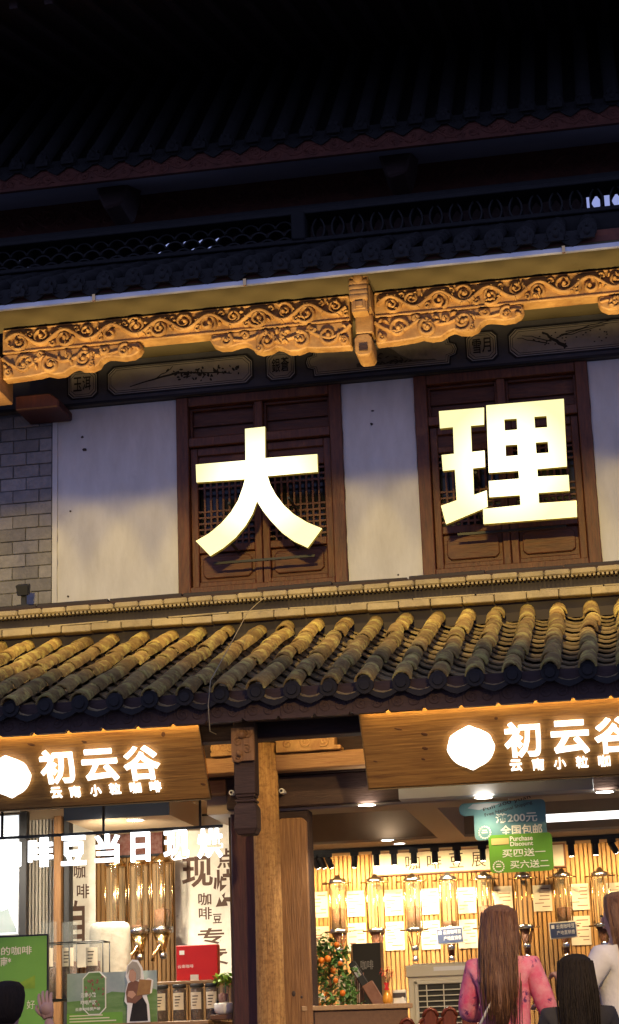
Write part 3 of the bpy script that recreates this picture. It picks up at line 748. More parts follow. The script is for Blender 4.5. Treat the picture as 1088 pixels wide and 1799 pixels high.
def arc_tile(r, a0, a1, th, dep, n=8):
    mb = MB(); vs = []; fs = []
    for k in range(n+1):
        a = a0+(a1-a0)*k/n
        for (rr, y) in ((r, 0), (r-th, 0), (r-th, dep), (r, dep)): vs.append((rr*math.cos(a), y, rr*math.sin(a)))
    for k in range(n):
        for j in range(4): fs.append((k*4+j, k*4+(j+1) % 4, (k+1)*4+(j+1) % 4, (k+1)*4+j))
    mb.add(vs, fs, False); return mb
fan = arc_tile(.085, R(15), R(165), .014, .16).mesh('openwork_tile', M['tile_dark'])
side = arc_tile(.15, R(-42), R(42), .014, .16).mesh('openwork_tile', M['tile_dark'])
x = -6.6; row = 0
while x < -2.66:
    for r_ in range(3):
        place(fan, 'openwork_tile', rdg, (x+(.075 if r_ % 2 else 0), RY2, 8.355+r_*.075))
    x += .15
x = -2.40
while x < 1.7:
    place(side, 'openwork_tile', rdg, (x-.09, RY2, 8.487)); place(side, 'openwork_tile', rdg, (x+.09, RY2, 8.487), (0, math.pi, 0))
    x += .17

# ---- third storey, almost lost in the dark
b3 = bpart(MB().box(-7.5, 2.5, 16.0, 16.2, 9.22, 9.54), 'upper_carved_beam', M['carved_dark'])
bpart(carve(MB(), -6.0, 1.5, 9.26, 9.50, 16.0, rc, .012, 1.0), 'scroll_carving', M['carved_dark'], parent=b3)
bpart(MB().box(-7.5, 2.5, 16.25, 16.5, 7.2, 8.88), 'upper_wall', M['dark_wood'])
bpart(MB().box(-7.5, 2.5, 16.25, 16.5, 9.30, 10.6), 'upper_wall', M['dark_wood'])
gx = [at(px, 420, 16.25).x for px in (20, 60, 258, 300, 312, 385, 1036, 1060, 1068, 1110)]
for (xa, xb) in zip([-7.5]+gx[1::2], gx[0::2]+[2.5]): bpart(MB().box(xa, xb, 16.252, 16.498, 8.881, 9.299), 'upper_wall', M['dark_wood'])
E3Y = 15.0
so = MB(); so.add([(-7.5, E3Y, 9.20), (2.5, E3Y, 9.20), (2.5, 16.3, 9.62), (-7.5, 16.3, 9.62)], [(3,2,1,0)])
M['soffit_blue'] = mat('upper_soffit_paint', (.30,.31,.36), (.24,.25,.30), 2, .8)
bpart(so, 'upper_soffit', M['soffit_blue'])
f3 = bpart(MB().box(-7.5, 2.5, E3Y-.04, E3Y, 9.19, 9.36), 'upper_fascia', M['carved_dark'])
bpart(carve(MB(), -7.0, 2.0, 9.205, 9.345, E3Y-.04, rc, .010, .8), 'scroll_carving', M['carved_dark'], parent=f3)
for px in (205, 700):
    p = at(px, 330, 15.5)
    mb = MB().prism([(p.x-.18, 9.5), (p.x+.18, 9.5), (p.x+.15, 9.28), (p.x+.10, 9.12), (p.x-.06, 9.08), (p.x-.12, 9.22)], 15.3, 15.75); bpart(mb, 'upper_bracket', M['dark_wood'], .02)
tv = MB(); tv.add([(-9, 13.15, 10.0), (4, 13.15, 10.0), (4, 17.5, 11.4), (-9, 17.5, 11.4), (-9, 13.15, 10.12), (4, 13.15, 10.12), (4, 17.5, 11.6), (-9, 17.5, 11.6)], [(3,2,1,0), (4,5,6,7), (0,1,5,4), (1,2,6,5), (2,3,7,6), (3,0,4,7)])
teo = bpart(tv, 'sky_shield_eave', M['dark_wood'])  # invented eave, added to keep sky light off the top roof
rft = MB().box(-.035, .035, 0, 4.2, -.06, 0).mesh('rafter', M['dark_wood'])
for k in range(40): place(rft, 'rafter', teo, (-8.5+k*.3, 13.25, 10.03), (math.atan2(1.40, 4.35), 0, 0))
S3 = R(45); e3 = Vector((0, E3Y-.06, 9.42)); d3 = Vector((0, math.cos(S3), math.sin(S3))); n3 = Vector((0, -math.sin(S3), math.cos(S3)))
dk = MB(); a, b = e3-n3*.05, e3-n3*.05+d3*7.5
dk.add([(-8.5, a.y, a.z), (3.5, a.y, a.z), (3.5, b.y, b.z), (-8.5, b.y, b.z), (-8.5, a.y, a.z-.08), (3.5, a.y, a.z-.08), (3.5, b.y, b.z-.08), (-8.5, b.y, b.z-.08)],
       [(0,1,2,3), (7,6,5,4), (0,4,5,1), (1,5,6,2), (2,6,7,3), (3,7,4,0)])
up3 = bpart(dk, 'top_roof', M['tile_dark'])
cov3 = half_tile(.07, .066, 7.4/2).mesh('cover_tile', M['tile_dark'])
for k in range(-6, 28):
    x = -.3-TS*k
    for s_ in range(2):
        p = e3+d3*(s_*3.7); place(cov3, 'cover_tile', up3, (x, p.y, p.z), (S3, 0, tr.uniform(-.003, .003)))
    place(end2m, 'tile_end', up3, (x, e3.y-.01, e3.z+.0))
    place(ornm, 'eave_ornament', up3, (x, e3.y-.05, e3.z-.06))
    place(dr2m, 'drip_tile', up3, (x-TS/2, e3.y, e3.z-.05))

# ================================================================== porch: columns, beams, pendant post
CY = 13.0
c0, c1 = at(442, 1480, CY).x, at(487, 1480, CY).x; cx, crad = (c0+c1)/2, (c1-c0)/2
mb = MB(); prof = []
for k in range(15):
    z = .95+k*(3.745-.95)/14; prof.append((crad*(1.10-.10*k/14), z))
mb.lathe(prof, (cx, CY+crad, 0), 20)
colm = bpart(mb, 'column', M['column'])
bpart(MB().lathe([(.15,.75),(.19,.80),(.19,.88),(.14,.95)], (cx, CY+crad, 0), 16), 'column_base', M['stone'], parent=colm)
a, b_ = at(489, 1600, 13.32).x, at(547, 1600, 13.32).x
pst = bpart(MB().box(a, b_, 13.32, 13.50, .75, 3.32), 'door_post', M['dark_wood'], .008)
zt_ = at(515, 1437, 13.29).z; cch = .03
q = [(a+.012, .8), (b_-.008, .8), (b_-.008, zt_-cch), (b_-.008-cch, zt_), (a+.012+cch, zt_), (a+.012, zt_-cch)]
bpart(MB().prism(q, 13.285, 13.322), 'post_panel', M['post'], .008, parent=pst)
kn = at(516, 1746, 13.28); bpart(MB().dome(kn.x, kn.z, .016, .022, 13.286, .004), 'knot', M['print'], parent=pst)
kn = at(530, 1752, 13.28); bpart(MB().dome(kn.x, kn.z, .009, .012, 13.286, .004), 'knot', M['print'], parent=pst)
a, b2 = at(408, 1600, 13.34).x, at(444, 1600, 13.34).x
bpart(MB().box(a, b2+.08, 13.34, 13.5, .75, 3.60), 'door_post', M['dark_red'], .008)
bpart(MB().box(-2.99, -2.95, 13.5, 15.1, .75, 3.9), 'partition_wall', M['slat_back'])
# pale edge strip of the column's neighbour
# lit tie beams either side of the column
r_ = rect(478, 1320, 640, 1350, 13.06)
bpart(MB().box(cx+.06, 2.4, 13.06, 13.2, r_[2], r_[3]), 'porch_beam', M['old_beam'], .01)
bpart(MB().box(-7.4, cx-.06, 13.06, 13.2, r_[2], r_[3]), 'porch_beam', M['old_beam'], .01)
bpart(MB().box(-7.4, a-.002, 13.22, 13.295, 3.43, r_[2]-.012), 'shop_lintel', M['old_beam'], .01)
bpart(MB().box(a, 2.4, 13.225, 13.295, 3.315, r_[2]-.012), 'shop_lintel', M['dark_wood'], .01)
bpart(MB().box(-7.4, 2.4, 13.21, 13.29, r_[2]-.011, 3.9), 'lintel_panel', M['dark_wood'], .0)
for (pa, pb, d) in ((484, 590, 1), (412, 372, -1)):
    xa, xb = at(pa, 1318, 13.02).x, at(pb, 1310, 13.02).x; zb_ = r_[3]+.002; h = .115
    P = lambda u, v: (xa+(xb-xa)*u, zb_+h*v)
    o = bpart(MB().prism([P(*q) for q in ((0,0),(1.08,0),(1.08,.28),(.98,.28),(.98,.95),(.62,.95),(.45,.85),(.30,1.0),(0,1.0))], 13.03, 13.16), 'carved_corbel', M['carved'], .006)
    cc = MB()
    for (u, v, rr) in ((.2,.5,.035),(.5,.55,.04),(.8,.55,.04)):
        X, Z = P(u, v); cc.relief(spiral(X, Z, rr, 1.5, d, u*5), .008, 13.03, .006)
    bpart(cc, 'scroll_carving', M['carved'], parent=o)
r2_ = rect(447, 1271, 640, 1291, 12.55)
bpart(MB().box(-7.4, 2.4, 12.55, 12.70, r2_[2]-.005, 3.90), 'eave_beam', M['dark_wood'], .008)
# pendant post with carved lotus head
hx0, hx1 = at(412, 1400, 12.40).x, at(449, 1400, 12.40).x; hz = lambda py: at(430, py, 12.40).z
mb = MB().box(hx0, hx1, 12.40, 12.54, hz(1395), 3.80); pd = bpart(mb, 'pendant_post', M['dark_wood'], .006)
mb = MB(); hm = (hx0+hx1)/2
for (w, pa, pb) in ((.066, 1395, 1400), (.056, 1400, 1404), (.068, 1404, 1409)): mb.box(hm-w, hm+w, 12.47-w, 12.47+w, hz(pb), hz(pa)-.001)
bpart(mb, 'pendant_collar', M['dark_wood'], .005, parent=pd)
w = .078; Mx = [(w, hz(1415)), (w, hz(1455))]
mb = MB(); 
rings = [(.055, hz(1409)), (.076, hz(1418)), (.076, hz(1455)), (.058, hz(1466))]
mb.lathe([(r*1.414, z) for r, z in rings], (0, 0, 0), 4, 'Z', False, True, Matrix.Translation((hm, 12.47, 0)) @ Matrix.Rotation(math.pi/4, 4, 'Z'))
bpart(mb, 'pendant_drop', M['dark_wood'], .006, parent=pd)
mb = MB(); hzt = hz(1340)
mb.box(hx0-.005, hx1+.005, 12.36, 12.40, hz(1338), hz(1280))
for k in range(4): mb.relief(spiral(hm+(-.03 if k % 2 else .03), hz(1290+k*14), .032, 1.4, 1 if k % 2 else -1, k), .009, 12.36, .006, h=1.2)
mb.sphere((hm, 12.35, hz(1292)), .03); mb.sphere((hm-.02, 12.345, hz(1325)), .022)
bpart(mb, 'lotus_carving', M['post'], parent=pd)
# lamp strip tucked behind the eave fascia
M['strip'] = mat('strip_lamp', (.9,.9,.9), emit=(1,.70,.32), es=45)
for (xa, xb) in ((-7.0, at(372, 1280, 12.3).x-.02), (at(633, 1266, 12.3).x+.03, 2.2)):
    o = tag(MB().box(xa, xb, FYL+.056, FYL+.072, 3.787, 3.799).build('strip_lamp', M['strip']), 'thin warm lamp strip hidden behind the eave above the %s wooden signboard' % ('left' if xa < -4 else 'right'), 'strip lamp', 'eave lamp strips')
for (xa, xb) in ((at(372, 1330, 12.7).x-.9, at(405, 1330, 12.7).x), (at(490, 1330, 12.7).x, at(640, 1330, 12.7).x+.9)):
    o = tag(MB().box(xa, xb, 12.74, 12.765, 3.81, 3.825).build('strip_lamp', M['strip']), 'thin warm lamp strip under the porch roof %s the round column' % ('left of' if xa < -3.3 else 'right of'), 'strip lamp', 'porch lamp strips')

# ---- wires and cameras
def cctv(px, py, Y, label):
    p = at(px, py, Y); t = thing('security_camera', label, 'camera', p, 'security cameras')
    MB().lathe([(.024,0),(.026,.012),(.02,.03)], (.03,.06,-.02), 12, 'Y').build('mount', M['black_soft'], t)
    MB().tube([(.03,.07,-.02), (.02,.04,-.012), (.008,.015,0)], .008).build('arm', M['grey_box'], t)
    MB().lathe([(.017,-.05),(.019,-.045),(.019,.03),(.014,.04)], (0,0,0), 12, 'Y').build('body', M['porcelain'], t)
    MB().lathe([(.010,-.053),(.010,-.049)], (0,0,0), 10, 'Y').build('lens', M['black'], t)
cctv(497, 1391, 13.20, 'small white security camera on the post right of the round column')
cctv(409, 1394, 13.22, 'small white security camera on the dark red post left of the round column')
w0, w1, w2, w3 = at(468, 1048, 14.5), at(440, 1090, 14.2), at(370, 1196, 12.2), at(369, 1285, 12.15)
o = MB().tube([w0, at(455, 1062, 14.5)+Vector((0,0,.02)), w1+Vector((0,-.1,.04)), at(405, 1140, 13.1)+Vector((0,0,.03)), w2, at(366, 1240, 12.12), w3, at(380, 1290, 12.2)], .003).build('cable', M['ridge'])
tag(o, 'thin pale cable trailing down over the lower roof tiles', 'cable')
fl = at(42, 1042, 14.78)
t = thing('floodlight', 'small black floodlight standing at the foot of the grey brick pier', 'floodlight', (fl.x, 14.78, 5.297))
MB().prism([(-.055,.09),(.055,.09),(.045,.0),(-.045,.0)], -.05, .04).build('housing', M['black_soft'], t, .006, (0, 0, .10)).rotation_euler = (.35, 0, .1)
MB().box(-.02, .02, -.015, .015, 0, .12).build('bracket', M['black'], t); MB().box(-.05, .05, -.04, .04, 0, .012).build('foot', M['black'], t)

# ================================================================== the two big lit characters
def big_char(name, label, loops, org, sc):
    SY = 14.62
    conv = [[(lambda v: (v.x, v.z))(at(org[0]+x*sc, org[1]+y*sc, SY)) for x, y in lp] for lp in loops]
    ax = [p[0] for lp in conv for p in lp]; az = [p[1] for lp in conv for p in lp]
    cxx, czz = (min(ax)+max(ax))/2, (min(az)+max(az))/2
    t = thing(name, label, 'sign', (cxx, SY, min(az)), 'big lit characters on the upper wall')
    f_, s_ = MB(), MB()
    fm = sign_face(name+'_face', cxx+(.02 if name == 'lit_character' else .08), czz+(.06 if len(loops) < 2 else 0), .54)
    for grp in ([loops] if len(loops) < 2 else [[0], [1, 2, 3, 4, 5]]):
        cl = conv if len(loops) < 2 else [conv[i] for i in grp]
        a, b = poly_mesh('lit_character', cl, SY, SY+.045, None, None)
        f_.add(a.v, a.f); s_.add(b.v, b.f)
    o = f_.build('lit_face', fm, t); o.location = -t.location
    o = s_.build('letter_return', M['gold_side'], t); o.location = -t.location
    br = MB()
    for dx in (-.25, .25):
        for dz in (.12, .45): MB().tube([(cxx+dx, SY+.04, min(az)+dz), (cxx+dx, WY+.03, min(az)+dz)], .012, 6).build('standoff', M['black'], t).location = -t.location
    o = MB().box(min(ax)+.1, max(ax)-.1, SY+.2, SY+.22, min(az)-.02, min(az)).build('mounting_rail', M['black'], t); o.location = -t.location
da = [(437,290),(547,278),(547,450),(832,428),(835,525),(560,548),(575,595),(605,650),(650,708),(705,758),(775,800),(858,835),(780,940),(705,905),(640,858),(580,795),(535,738),(503,685),(478,755),(440,820),(385,885),(320,940),(248,985),(168,903),(240,862),(305,808),(360,745),(400,680),(425,610),(437,565),(172,583),(168,485),(440,462)]
big_char('lit_character', 'glowing yellow box character 大 hung in front of the left window', [da], (290, 660), .32169)
li_a = [(410,262),(580,248),(580,313),(530,317),(534,415),(582,410),(584,472),(538,477),(542,577),(590,560),(594,622),(437,688),(418,618),(477,597),(470,482),(425,487),(420,427),(467,422),(463,322),(414,327)]
li_b = [(588,240),(880,215),(892,470),(780,480),(782,508),(898,502),(902,562),(785,570),(787,608),(928,598),(930,660),(578,687),(576,630),(717,615),(715,578),(600,586),(598,525),(712,516),(710,486),(598,494)]
hs = [[(656,293),(703,290),(705,331),(658,335)],[(769,283),(815,280),(818,322),(772,325)],[(660,390),(706,387),(708,428),(662,432)],[(774,380),(820,377),(823,418),(777,421)]]
big_char('lit_character', 'glowing yellow box character 理 hung in front of the right window', [li_a, li_b]+hs, (580, 600), .46691)

# ================================================================== wooden signboards of the shop
TILT = math.atan2(.28, .414)
M['knot'] = mat('wood_knot', (.075,.03,.01), (.13,.055,.018), 20, .6)
def signboard(label, x0, x1, org_px, logo, chars, small, knots):
    base = Vector((x0, 12.612, 3.326))
    t = thing('signboard', label, 'signboard', base, 'wooden signboards under the lower eave')
    t.rotation_euler.x = TILT
    Mw = Matrix.Translation(base) @ Matrix.Rotation(TILT, 4, 'X'); Mi = Mw.inverted(); nn = Mw.to_3x3() @ Vector((0, -1, 0))
    def loc(px, py, o=0):
        d = ray(px, py); s = ((base+nn*o)-CAM).dot(nn)/d.dot(nn); return Mi @ (CAM+d*s)
    Lx = x1-x0; Hh = .565
    MB().box(0, Lx, 0, .035, 0, Hh).build('board', M['signwood'], t, .003)
    ed = MB().box(-.004, 0, -.003, .038, -.004, Hh); ed.box(-.004, Lx+.004, -.003, .038, -.012, -.002); ed.box(Lx, Lx+.004, -.003, .038, -.004, Hh)
    ed.build('edge_trim', M['brass'], t)
    for (px, py, kw, kh) in knots:
        kp_ = loc(px, py); MB().dome(kp_.x, kp_.z, kw, kh, -.0005, .0015, -.3).build('wood_knot', M['knot'], t)
    c = loc(*logo[:2]); rr = logo[2]
    pts = []
    for k in range(48):
        a = 2*math.pi*k/48; f_ = 1+.0*a
        bump_ = 0
        for tgt, am in ((math.pi/2, .11), (-math.pi/2, .13), (math.pi*.19, .05), (math.pi*.81, .05), (-.02, .05), (math.pi+.02, .05)):
            dd = (a-tgt+math.pi) % (2*math.pi)-math.pi; bump_ += am*max(0, 1-abs(dd)/.3)
        pts.append((c.x+rr*(1+bump_-.03)*math.cos(a), c.z+rr*(1+bump_-.03)*.93*math.sin(a)))
    MB().prism(pts, -.035, -.012).build('logo', M['lit_white'], t)
    for (ch, px, py, w, h) in chars:
        p = loc(px, py); letter(MB(), ch, p.x-w/2, p.x+w/2, p.z-h/2, p.z+h/2, -.012, .022, .022).build('lit_letter', M['lit_white'], t)
    for (ch, px, py) in small:
        p = loc(px, py); w = .078; letter(MB(), ch, p.x-w/2, p.x+w/2, p.z-.040, p.z+.040, -.010, .012, .014).build('lit_letter', M['lit_white'], t)
xl = at(351, 1282, 12.34).x; xr = at(633, 1266, 12.34).x
signboard('wooden signboard with lit logo and characters 初云谷 under the eave left of the column', -7.2, xl, (0, 0), (17, 1362, .155),
          [('初', 102, 1345, .24, .25), ('云', 177, 1342, .245, .235), ('谷', 250, 1338, .25, .25)],
          list(zip('云南小粒咖啡', (100,133,169,203,239,274), (1391,1389,1387,1384,1382,1380))), [(55,1308,.03,.010),(148,1303,.02,.009),(287,1290,.014,.02),(357,1378,.02,.010)])
signboard('wooden signboard with lit logo and characters 初云谷 under the eave right of the column', xr, 2.3, (0, 0), (828, 1311, .155),
          [('初', 919, 1297, .24, .25), ('云', 1002, 1293, .245, .235), ('谷', 1079, 1289, .25, .25)],
          list(zip('云南小粒咖啡', (907,946,984,1023,1062,1100), (1343,1341,1339,1337,1335,1332))), [(700,1281,.03,.007),(746,1290,.024,.012),(747,1315,.022,.012),(744,1334,.014,.008),(660,1338,.016,.006),(872,1262,.012,.012)])
r_ = rect(700, 1371, 1043, 1396, 13.15)
o = MB().box(r_[0], r_[1], 13.15, 13.32, r_[2], r_[3]+.1).build('shutter_box', M['grey_box'], None, .004)
tag(o, 'pale grey roller shutter box under the right signboard', 'shutter box')

# ================================================================== shop interior
FZ = .75
CZ = 3.30
bpart(MB().box(-7.4, 2.6, 13.2, 17.4, FZ, FZ+.06), 'shop_floor', M['floor'])
BWY = 16.60
back = bpart(MB().box(-3.1, 2.6, BWY, BWY+.15, FZ, 3.9), 'back_wall', M['slat_back'])
sl = MB().box(0, .030, 0, .022, 0, CZ-FZ-.03).mesh('slat', M['slat'], .003)
x = -3.04
while x < .9:
    place(sl, 'slat', back, (x, BWY-.024, FZ+.06)); x += .0385
# right bay ceiling with two coffers
xm1, xm2 = at(770, 1475, 15.6).x, at(790, 1440, 14.2).x
cl = MB()
cl.box(-3.1, 2.6, 13.30, 13.62, CZ, CZ+.32)
cl.box(-3.1, 2.6, 15.6, 16.6, CZ, CZ+.02); cl.box(xm1, xm1+.22, 13.62, 15.6, CZ, CZ+.3); cl.box(-3.1, -2.9, 13.62, 15.6, CZ, CZ+.3)
cei = bpart(cl, 'shop_ceiling', M['ceil'])
cf = MB(); cf.box(-3.1, 2.6, 15.595, 15.62, CZ+.021, CZ+.36); cf.box(-3.1, 2.6, 13.62, 15.6, CZ+.30, CZ+.34)
bpart(cf, 'ceiling_coffer', M['ceil_brown'], parent=cei)
dn = MB()
def downlight(px, py, Z, power, label, r=.062):
    d = ray(px, py); s = (Z-1.6)/d.z; p = CAM+d*s
    t = thing('downlight', label, 'downlight', (p.x, p.y, Z), 'recessed ceiling downlights')
    MB().lathe([(r+.014, -.008), (r+.014, -.001), (r, -.001), (r, -.008)], (0,0,0), 16, caps=False).build('ring', M['porcelain'], t)
    MB().lathe([(r-.001, -.006), (r-.001, -.003)], (0,0,0), 16).build('lamp_disc', M['lamp_warm'], t)
    s_ = spot('downlight_lamp', (p.x, p.y, Z-.03), (p.x, p.y, 0), power*4, 130, .6, (1, .86, .64), .05)
downlight(645, 1413, CZ, 14, 'recessed downlight in the ceiling edge nearest the round column')
downlight(850, 1400, CZ, 3, 'recessed downlight in the ceiling edge above the teal hanging card')
downlight(1063, 1390, CZ, 14, 'recessed downlight in the ceiling edge at the right of the shop')
downlight(681, 1475, CZ, 30, 'recessed downlight in the rear ceiling strip left of centre', .05)
downlight(702, 1481, CZ, 20, 'recessed downlight just behind another over the white wall banner', .045)
downlight(775, 1485, CZ, 30, 'recessed downlight in the rear ceiling strip over the banner lettering', .045)
# white tube lamp in the right coffer
tp = rect(958, 1427, 1100, 1440, 14.6)
o = MB().box(tp[0], tp[1]+.6, 14.6, 14.66, tp[2], tp[3]).build('tube_lamp', M['tube_lamp'], None, .006); tag(o, 'long white tube lamp in the dark ceiling recess at right', 'tube lamp')
# track rail and spotlights
TY = 16.0; tz = at(700, 1491, TY).z
tk = MB().box(-3.0, 2.4, TY-.02, TY+.02, tz-.012, tz+.02).build('track_rail', M['black']); tag(tk, 'black lighting track along the rear ceiling of the right shop bay', 'track rail')
rod = MB()
def track_spot(px, tilt, yaw, power, label):
    p = at(px, 1497, TY); t = thing('track_spotlight', label, 'spotlight', (p.x, TY, tz-.012), 'black track spotlights')
    MB().box(-.035, .035, -.018, .018, -.03, 0).build('adapter', M['black_soft'], t)
    MB().tube([(0,0,-.02),(0,0,-.04)], .008).build('stem', M['black'], t)
    Mx = Matrix.Translation((0,0,-.045)) @ Matrix.Rotation(yaw, 4, 'Z') @ Matrix.Rotation(tilt, 4, 'X')
    MB().lathe([(.024,.02),(.026,.012),(.026,-.075),(.023,-.080)], (0,0,0), 12, M=Mx).build('lamp_can', M['black'], t)
    MB().lathe([(.019,-.079),(.019,-.082)], (0,0,0), 12, M=Mx).build('lamp_lens', M['lamp_warm'], t)
    d = Mx.to_3x3() @ Vector((0, 0, -1))
    if power:
        q = t.location+Vector((0,0,-.045))+d*.10
        spot('track_lamp', q, (q.x+random.uniform(-.05, .05), BWY-.05, q.z-.34), power*1.9, 120, .9, (1, .70, .33), .03)
tsp = [(552,.5,-.9,16),(563,.5,-.8,0),(576,.5,-.7,26),(623,.25,.5,30),(661,.12,0,24),(692,.05,0,12),(727,.1,0,16),(764,.1,.1,14),(803,.05,0,16),(848,.1,0,14),(1004,.08,0,16),(1047,.08,0,14),(1076,.6,-.9,12)]
ords = ['first','second','third','fourth','fifth','sixth','seventh','eighth','ninth','tenth','eleventh','twelfth','thirteenth','fourteenth']
for k, (px, ti, ya, pw) in enumerate(tsp): track_spot(px, ti, ya, pw, 'black track spotlight, %s from the left along the rear ceiling track' % ords[k])

# banner on the rear wall
r_ = rect(655, 1500, 992, 1537, BWY-.1)
r_ = (r_[0], r_[1], at(655, 1538, BWY-.1).z, at(655, 1501, BWY-.1).z)
t = thing('wall_banner', 'long white banner with characters 咖啡豆展示 high on the slatted wall', 'banner', (r_[0], BWY-.09, r_[2]))
MB().box(0, r_[1]-r_[0], -.012, .06, 0, r_[3]-r_[2]).build('board', M['paper'], t, .002)
f_ = MB(); L_, hh = r_[1]-r_[0], r_[3]-r_[2]
for q in ((-.012,L_+.012,-.012,0),(-.012,L_+.012,hh,hh+.012),(-.012,0,0,hh),(L_,L_+.012,0,hh)): f_.box(q[0], q[1], -.018, .06, q[2], q[3])
f_.build('frame', M['brown_print'], t)
for ch, px in zip('咖啡豆展示', (725, 763, 802, 841, 880)):
    xx = at(px, 1510, BWY-.1).x-r_[0]; letter(MB(), ch, xx-.062, xx+.062, hh*.5-.062, hh*.5+.062, -.0145).build('printed_letter', M['print'], t)

# coffee bean dispensers on the rear wall
def dispenser(px, level, lower, k):
    DY = 16.35; top = at(px, 1547-(px-720)*.028, DY); x = top.x; zt, zb = top.z, top.z-.415
    t = thing('bean_dispenser', 'clear tube coffee bean dispenser, %s from the column along the slatted wall' % ords[k], 'dispenser', (x, DY, zb-.26), 'bean dispensers on the rear wall')
    O = lambda z: z-(zb-.26)
    MB().lathe([(.064, O(zb)), (.064, O(zt))], (0,0,0), 18, caps=False).build('tube', M['tube_glass'], t)
    cp = MB().lathe([(.07, O(zt)-.008), (.074, O(zt)), (.07, O(zt)+.022), (.03, O(zt)+.035), (.018, O(zt)+.06), (0.004, O(zt)+.062)], (0,0,0), 18)
    cp.build('lid', M['steel'], t)
    MB().tube([(-.125,-.03,O(zt)-.01),(.125,-.03,O(zt)-.01)], .007).build('cross_bar', M['brass'], t)
    MB().lathe([(.068, O(zb)-.012), (.078, O(zb)-.012), (.078, O(zb)+.02), (.068, O(zb)+.02)], (0,0,0), 18).build('collar', M['steel'], t)
    MB().tube([(-.12,-.02,O(zb)),(.12,-.02,O(zb))], .006).build('cross_bar', M['brass'], t)
    for a in range(4):
        an = a*math.pi/2+.35; MB().tube([(.072*math.cos(an), .072*math.sin(an), O(zb)), (.072*math.cos(an), .072*math.sin(an), O(zt))], .0055, 6).build('tie_rod', M['brass'], t)
    if level: MB().lathe([(.058, O(zb)+.021), (.058, O(zb)+.021+level), (.03, O(zb)+.03+level)], (0,0,0), 14).build('coffee_beans', M['beans_lit'], t)
    if True:
        for a in range(4):
            an = a*math.pi/2+.6; MB().tube([(.066*math.cos(an), .066*math.sin(an), O(zb)-.01), (.028*math.cos(an), .028*math.sin(an), O(zb)-.15)], .006).build('strut', M['brass'], t)
        MB().lathe([(.024, O(zb)-.22), (.03, O(zb)-.15), (.06, O(zb)-.012)], (0,0,0), 14).build('funnel', M['tube_glass'] if lower else M['beans_lit'], t)
        MB().lathe([(.032, O(zb)-.17), (.036, O(zb)-.16), (.036, O(zb)-.14), (.032, O(zb)-.13)], (0,0,0), 14).build('valve_ring', M['steel'], t)
        MB().lathe([(.026, 0), (.030, .012), (.02, .05)], (0,0,0), 12).build('spout', M['steel'], t)
    MB().box(-.02, .02, .06, BWY-DY-.02, O(zt)-.05, O(zt)-.02).build('wall_bracket', M['black'], t)
for k, (px, lv, lo) in enumerate(((593,.17,0),(659,.0,0),(724,.17,1),(787,.04,0),(851,.16,0),(919,.0,0),(987,.13,0),(1054,.0,0),(1112,.1,0))): dispenser(px, lv, lo, k)
# menu sheets on the slats
rp_ = random.Random(5)
def sheet(px, py, w, h, lines, label):
    Y = BWY-.034; p = at(px, py, Y); t = thing('menu_sheet', label, 'menu sheet', (p.x, Y, p.z), 'paper sheets on the slatted wall')
    MB().box(-w/2, w/2, 0, .004, -h/2, h/2).build('paper', M['paper'], t)
    pr = MB()
    for i in range(lines):
        z = h*.36-i*h*.68/max(1, lines-1); l = rp_.uniform(.25, .6)*w; x0 = rp_.choice((-w*.4, w*.4-l)); pr.box(x0, x0+l, -.0015, -.0005, z-.004, z+.003)
    pr.build('printed_lines', M['brown_print'], t)
sx_ = [560, 625, 692, 755, 820, 884, 953, 1019, 1083]
for k, px in enumerate(sx_):
    sheet(px, 1586-(px-690)*.03, .16, .22, 6, 'upper paper menu sheet, %s from the column on the slatted wall' % ords[k])
    if px not in (953,): sheet(px+2, 1645-(px-690)*.03, .165, .24 if px > 600 else .2, 7, 'lower paper menu sheet, %s from the column on the slatted wall' % ords[k])
def tagcard(px, py, label):
    p = at(px, py, 16.2); t = thing('price_card', label, 'card', p, 'blue price cards')
    MB().box(-.115, .115, 0, .006, -.068, .068).build('rim', M['paper'], t, .002, None).rotation_euler = (0, -.04, 0)
    MB().box(-.105, .105, -.003, 0, -.058, .058).build('panel', M['blue'], t).rotation_euler = (0, -.04, 0)
    pr = MB()
    for i, l in enumerate(('云南咖啡豆', '产地直销香')): letter(pr, l, -.055, .095, .012-i*.05, .046-i*.05, -.0045)
    pr.box(-.095, -.07, -.0045, -.004, .015, .045)
    pr.build('lettering', M['white_print'], t).rotation_euler = (0, -.04, 0)
tagcard(791, 1644, 'dark blue card with white characters under the fourth dispenser'); tagcard(990, 1634, 'dark blue card with white characters under the seventh dispenser')

# hanging promotion cards
def rounded(x0, x1, z0, z1, c, n=4):
    pts = []
    for (cx_, cz_, a0) in ((x1-c, z1-c, 0), (x0+c, z1-c, 90), (x0+c, z0+c, 180), (x1-c, z0+c, 270)):
        for i in range(n+1): a = R(a0+90*i/n); pts.append((cx_+c*math.cos(a), cz_+c*math.sin(a)))
    return pts
PY = 13.30
r_ = rect(833, 1407, 960, 1474, PY); t = thing('hanging_card', 'teal rounded hanging card reading 满200元 全国包邮 below the right signboard', 'hanging card', (r_[0], PY, r_[2]), 'hanging promotion cards')
w, h = r_[1]-r_[0], r_[3]-r_[2]
b = MB().prism(rounded(0, w, 0, h, .03), 0, .008); b.prism(rounded(-.10, .12, h*.66, h*1.0, .04), .002, .010); b.build('card', M['teal'], t)
sw = MB().prism([(.0,h*.97),(w*.42,h*.96),(w*.22,h*.86),(.04,h*.80),(-.04,h*.86)], -.003, -.001); sw.build('pale_swoosh', M['frieze_white'], t)
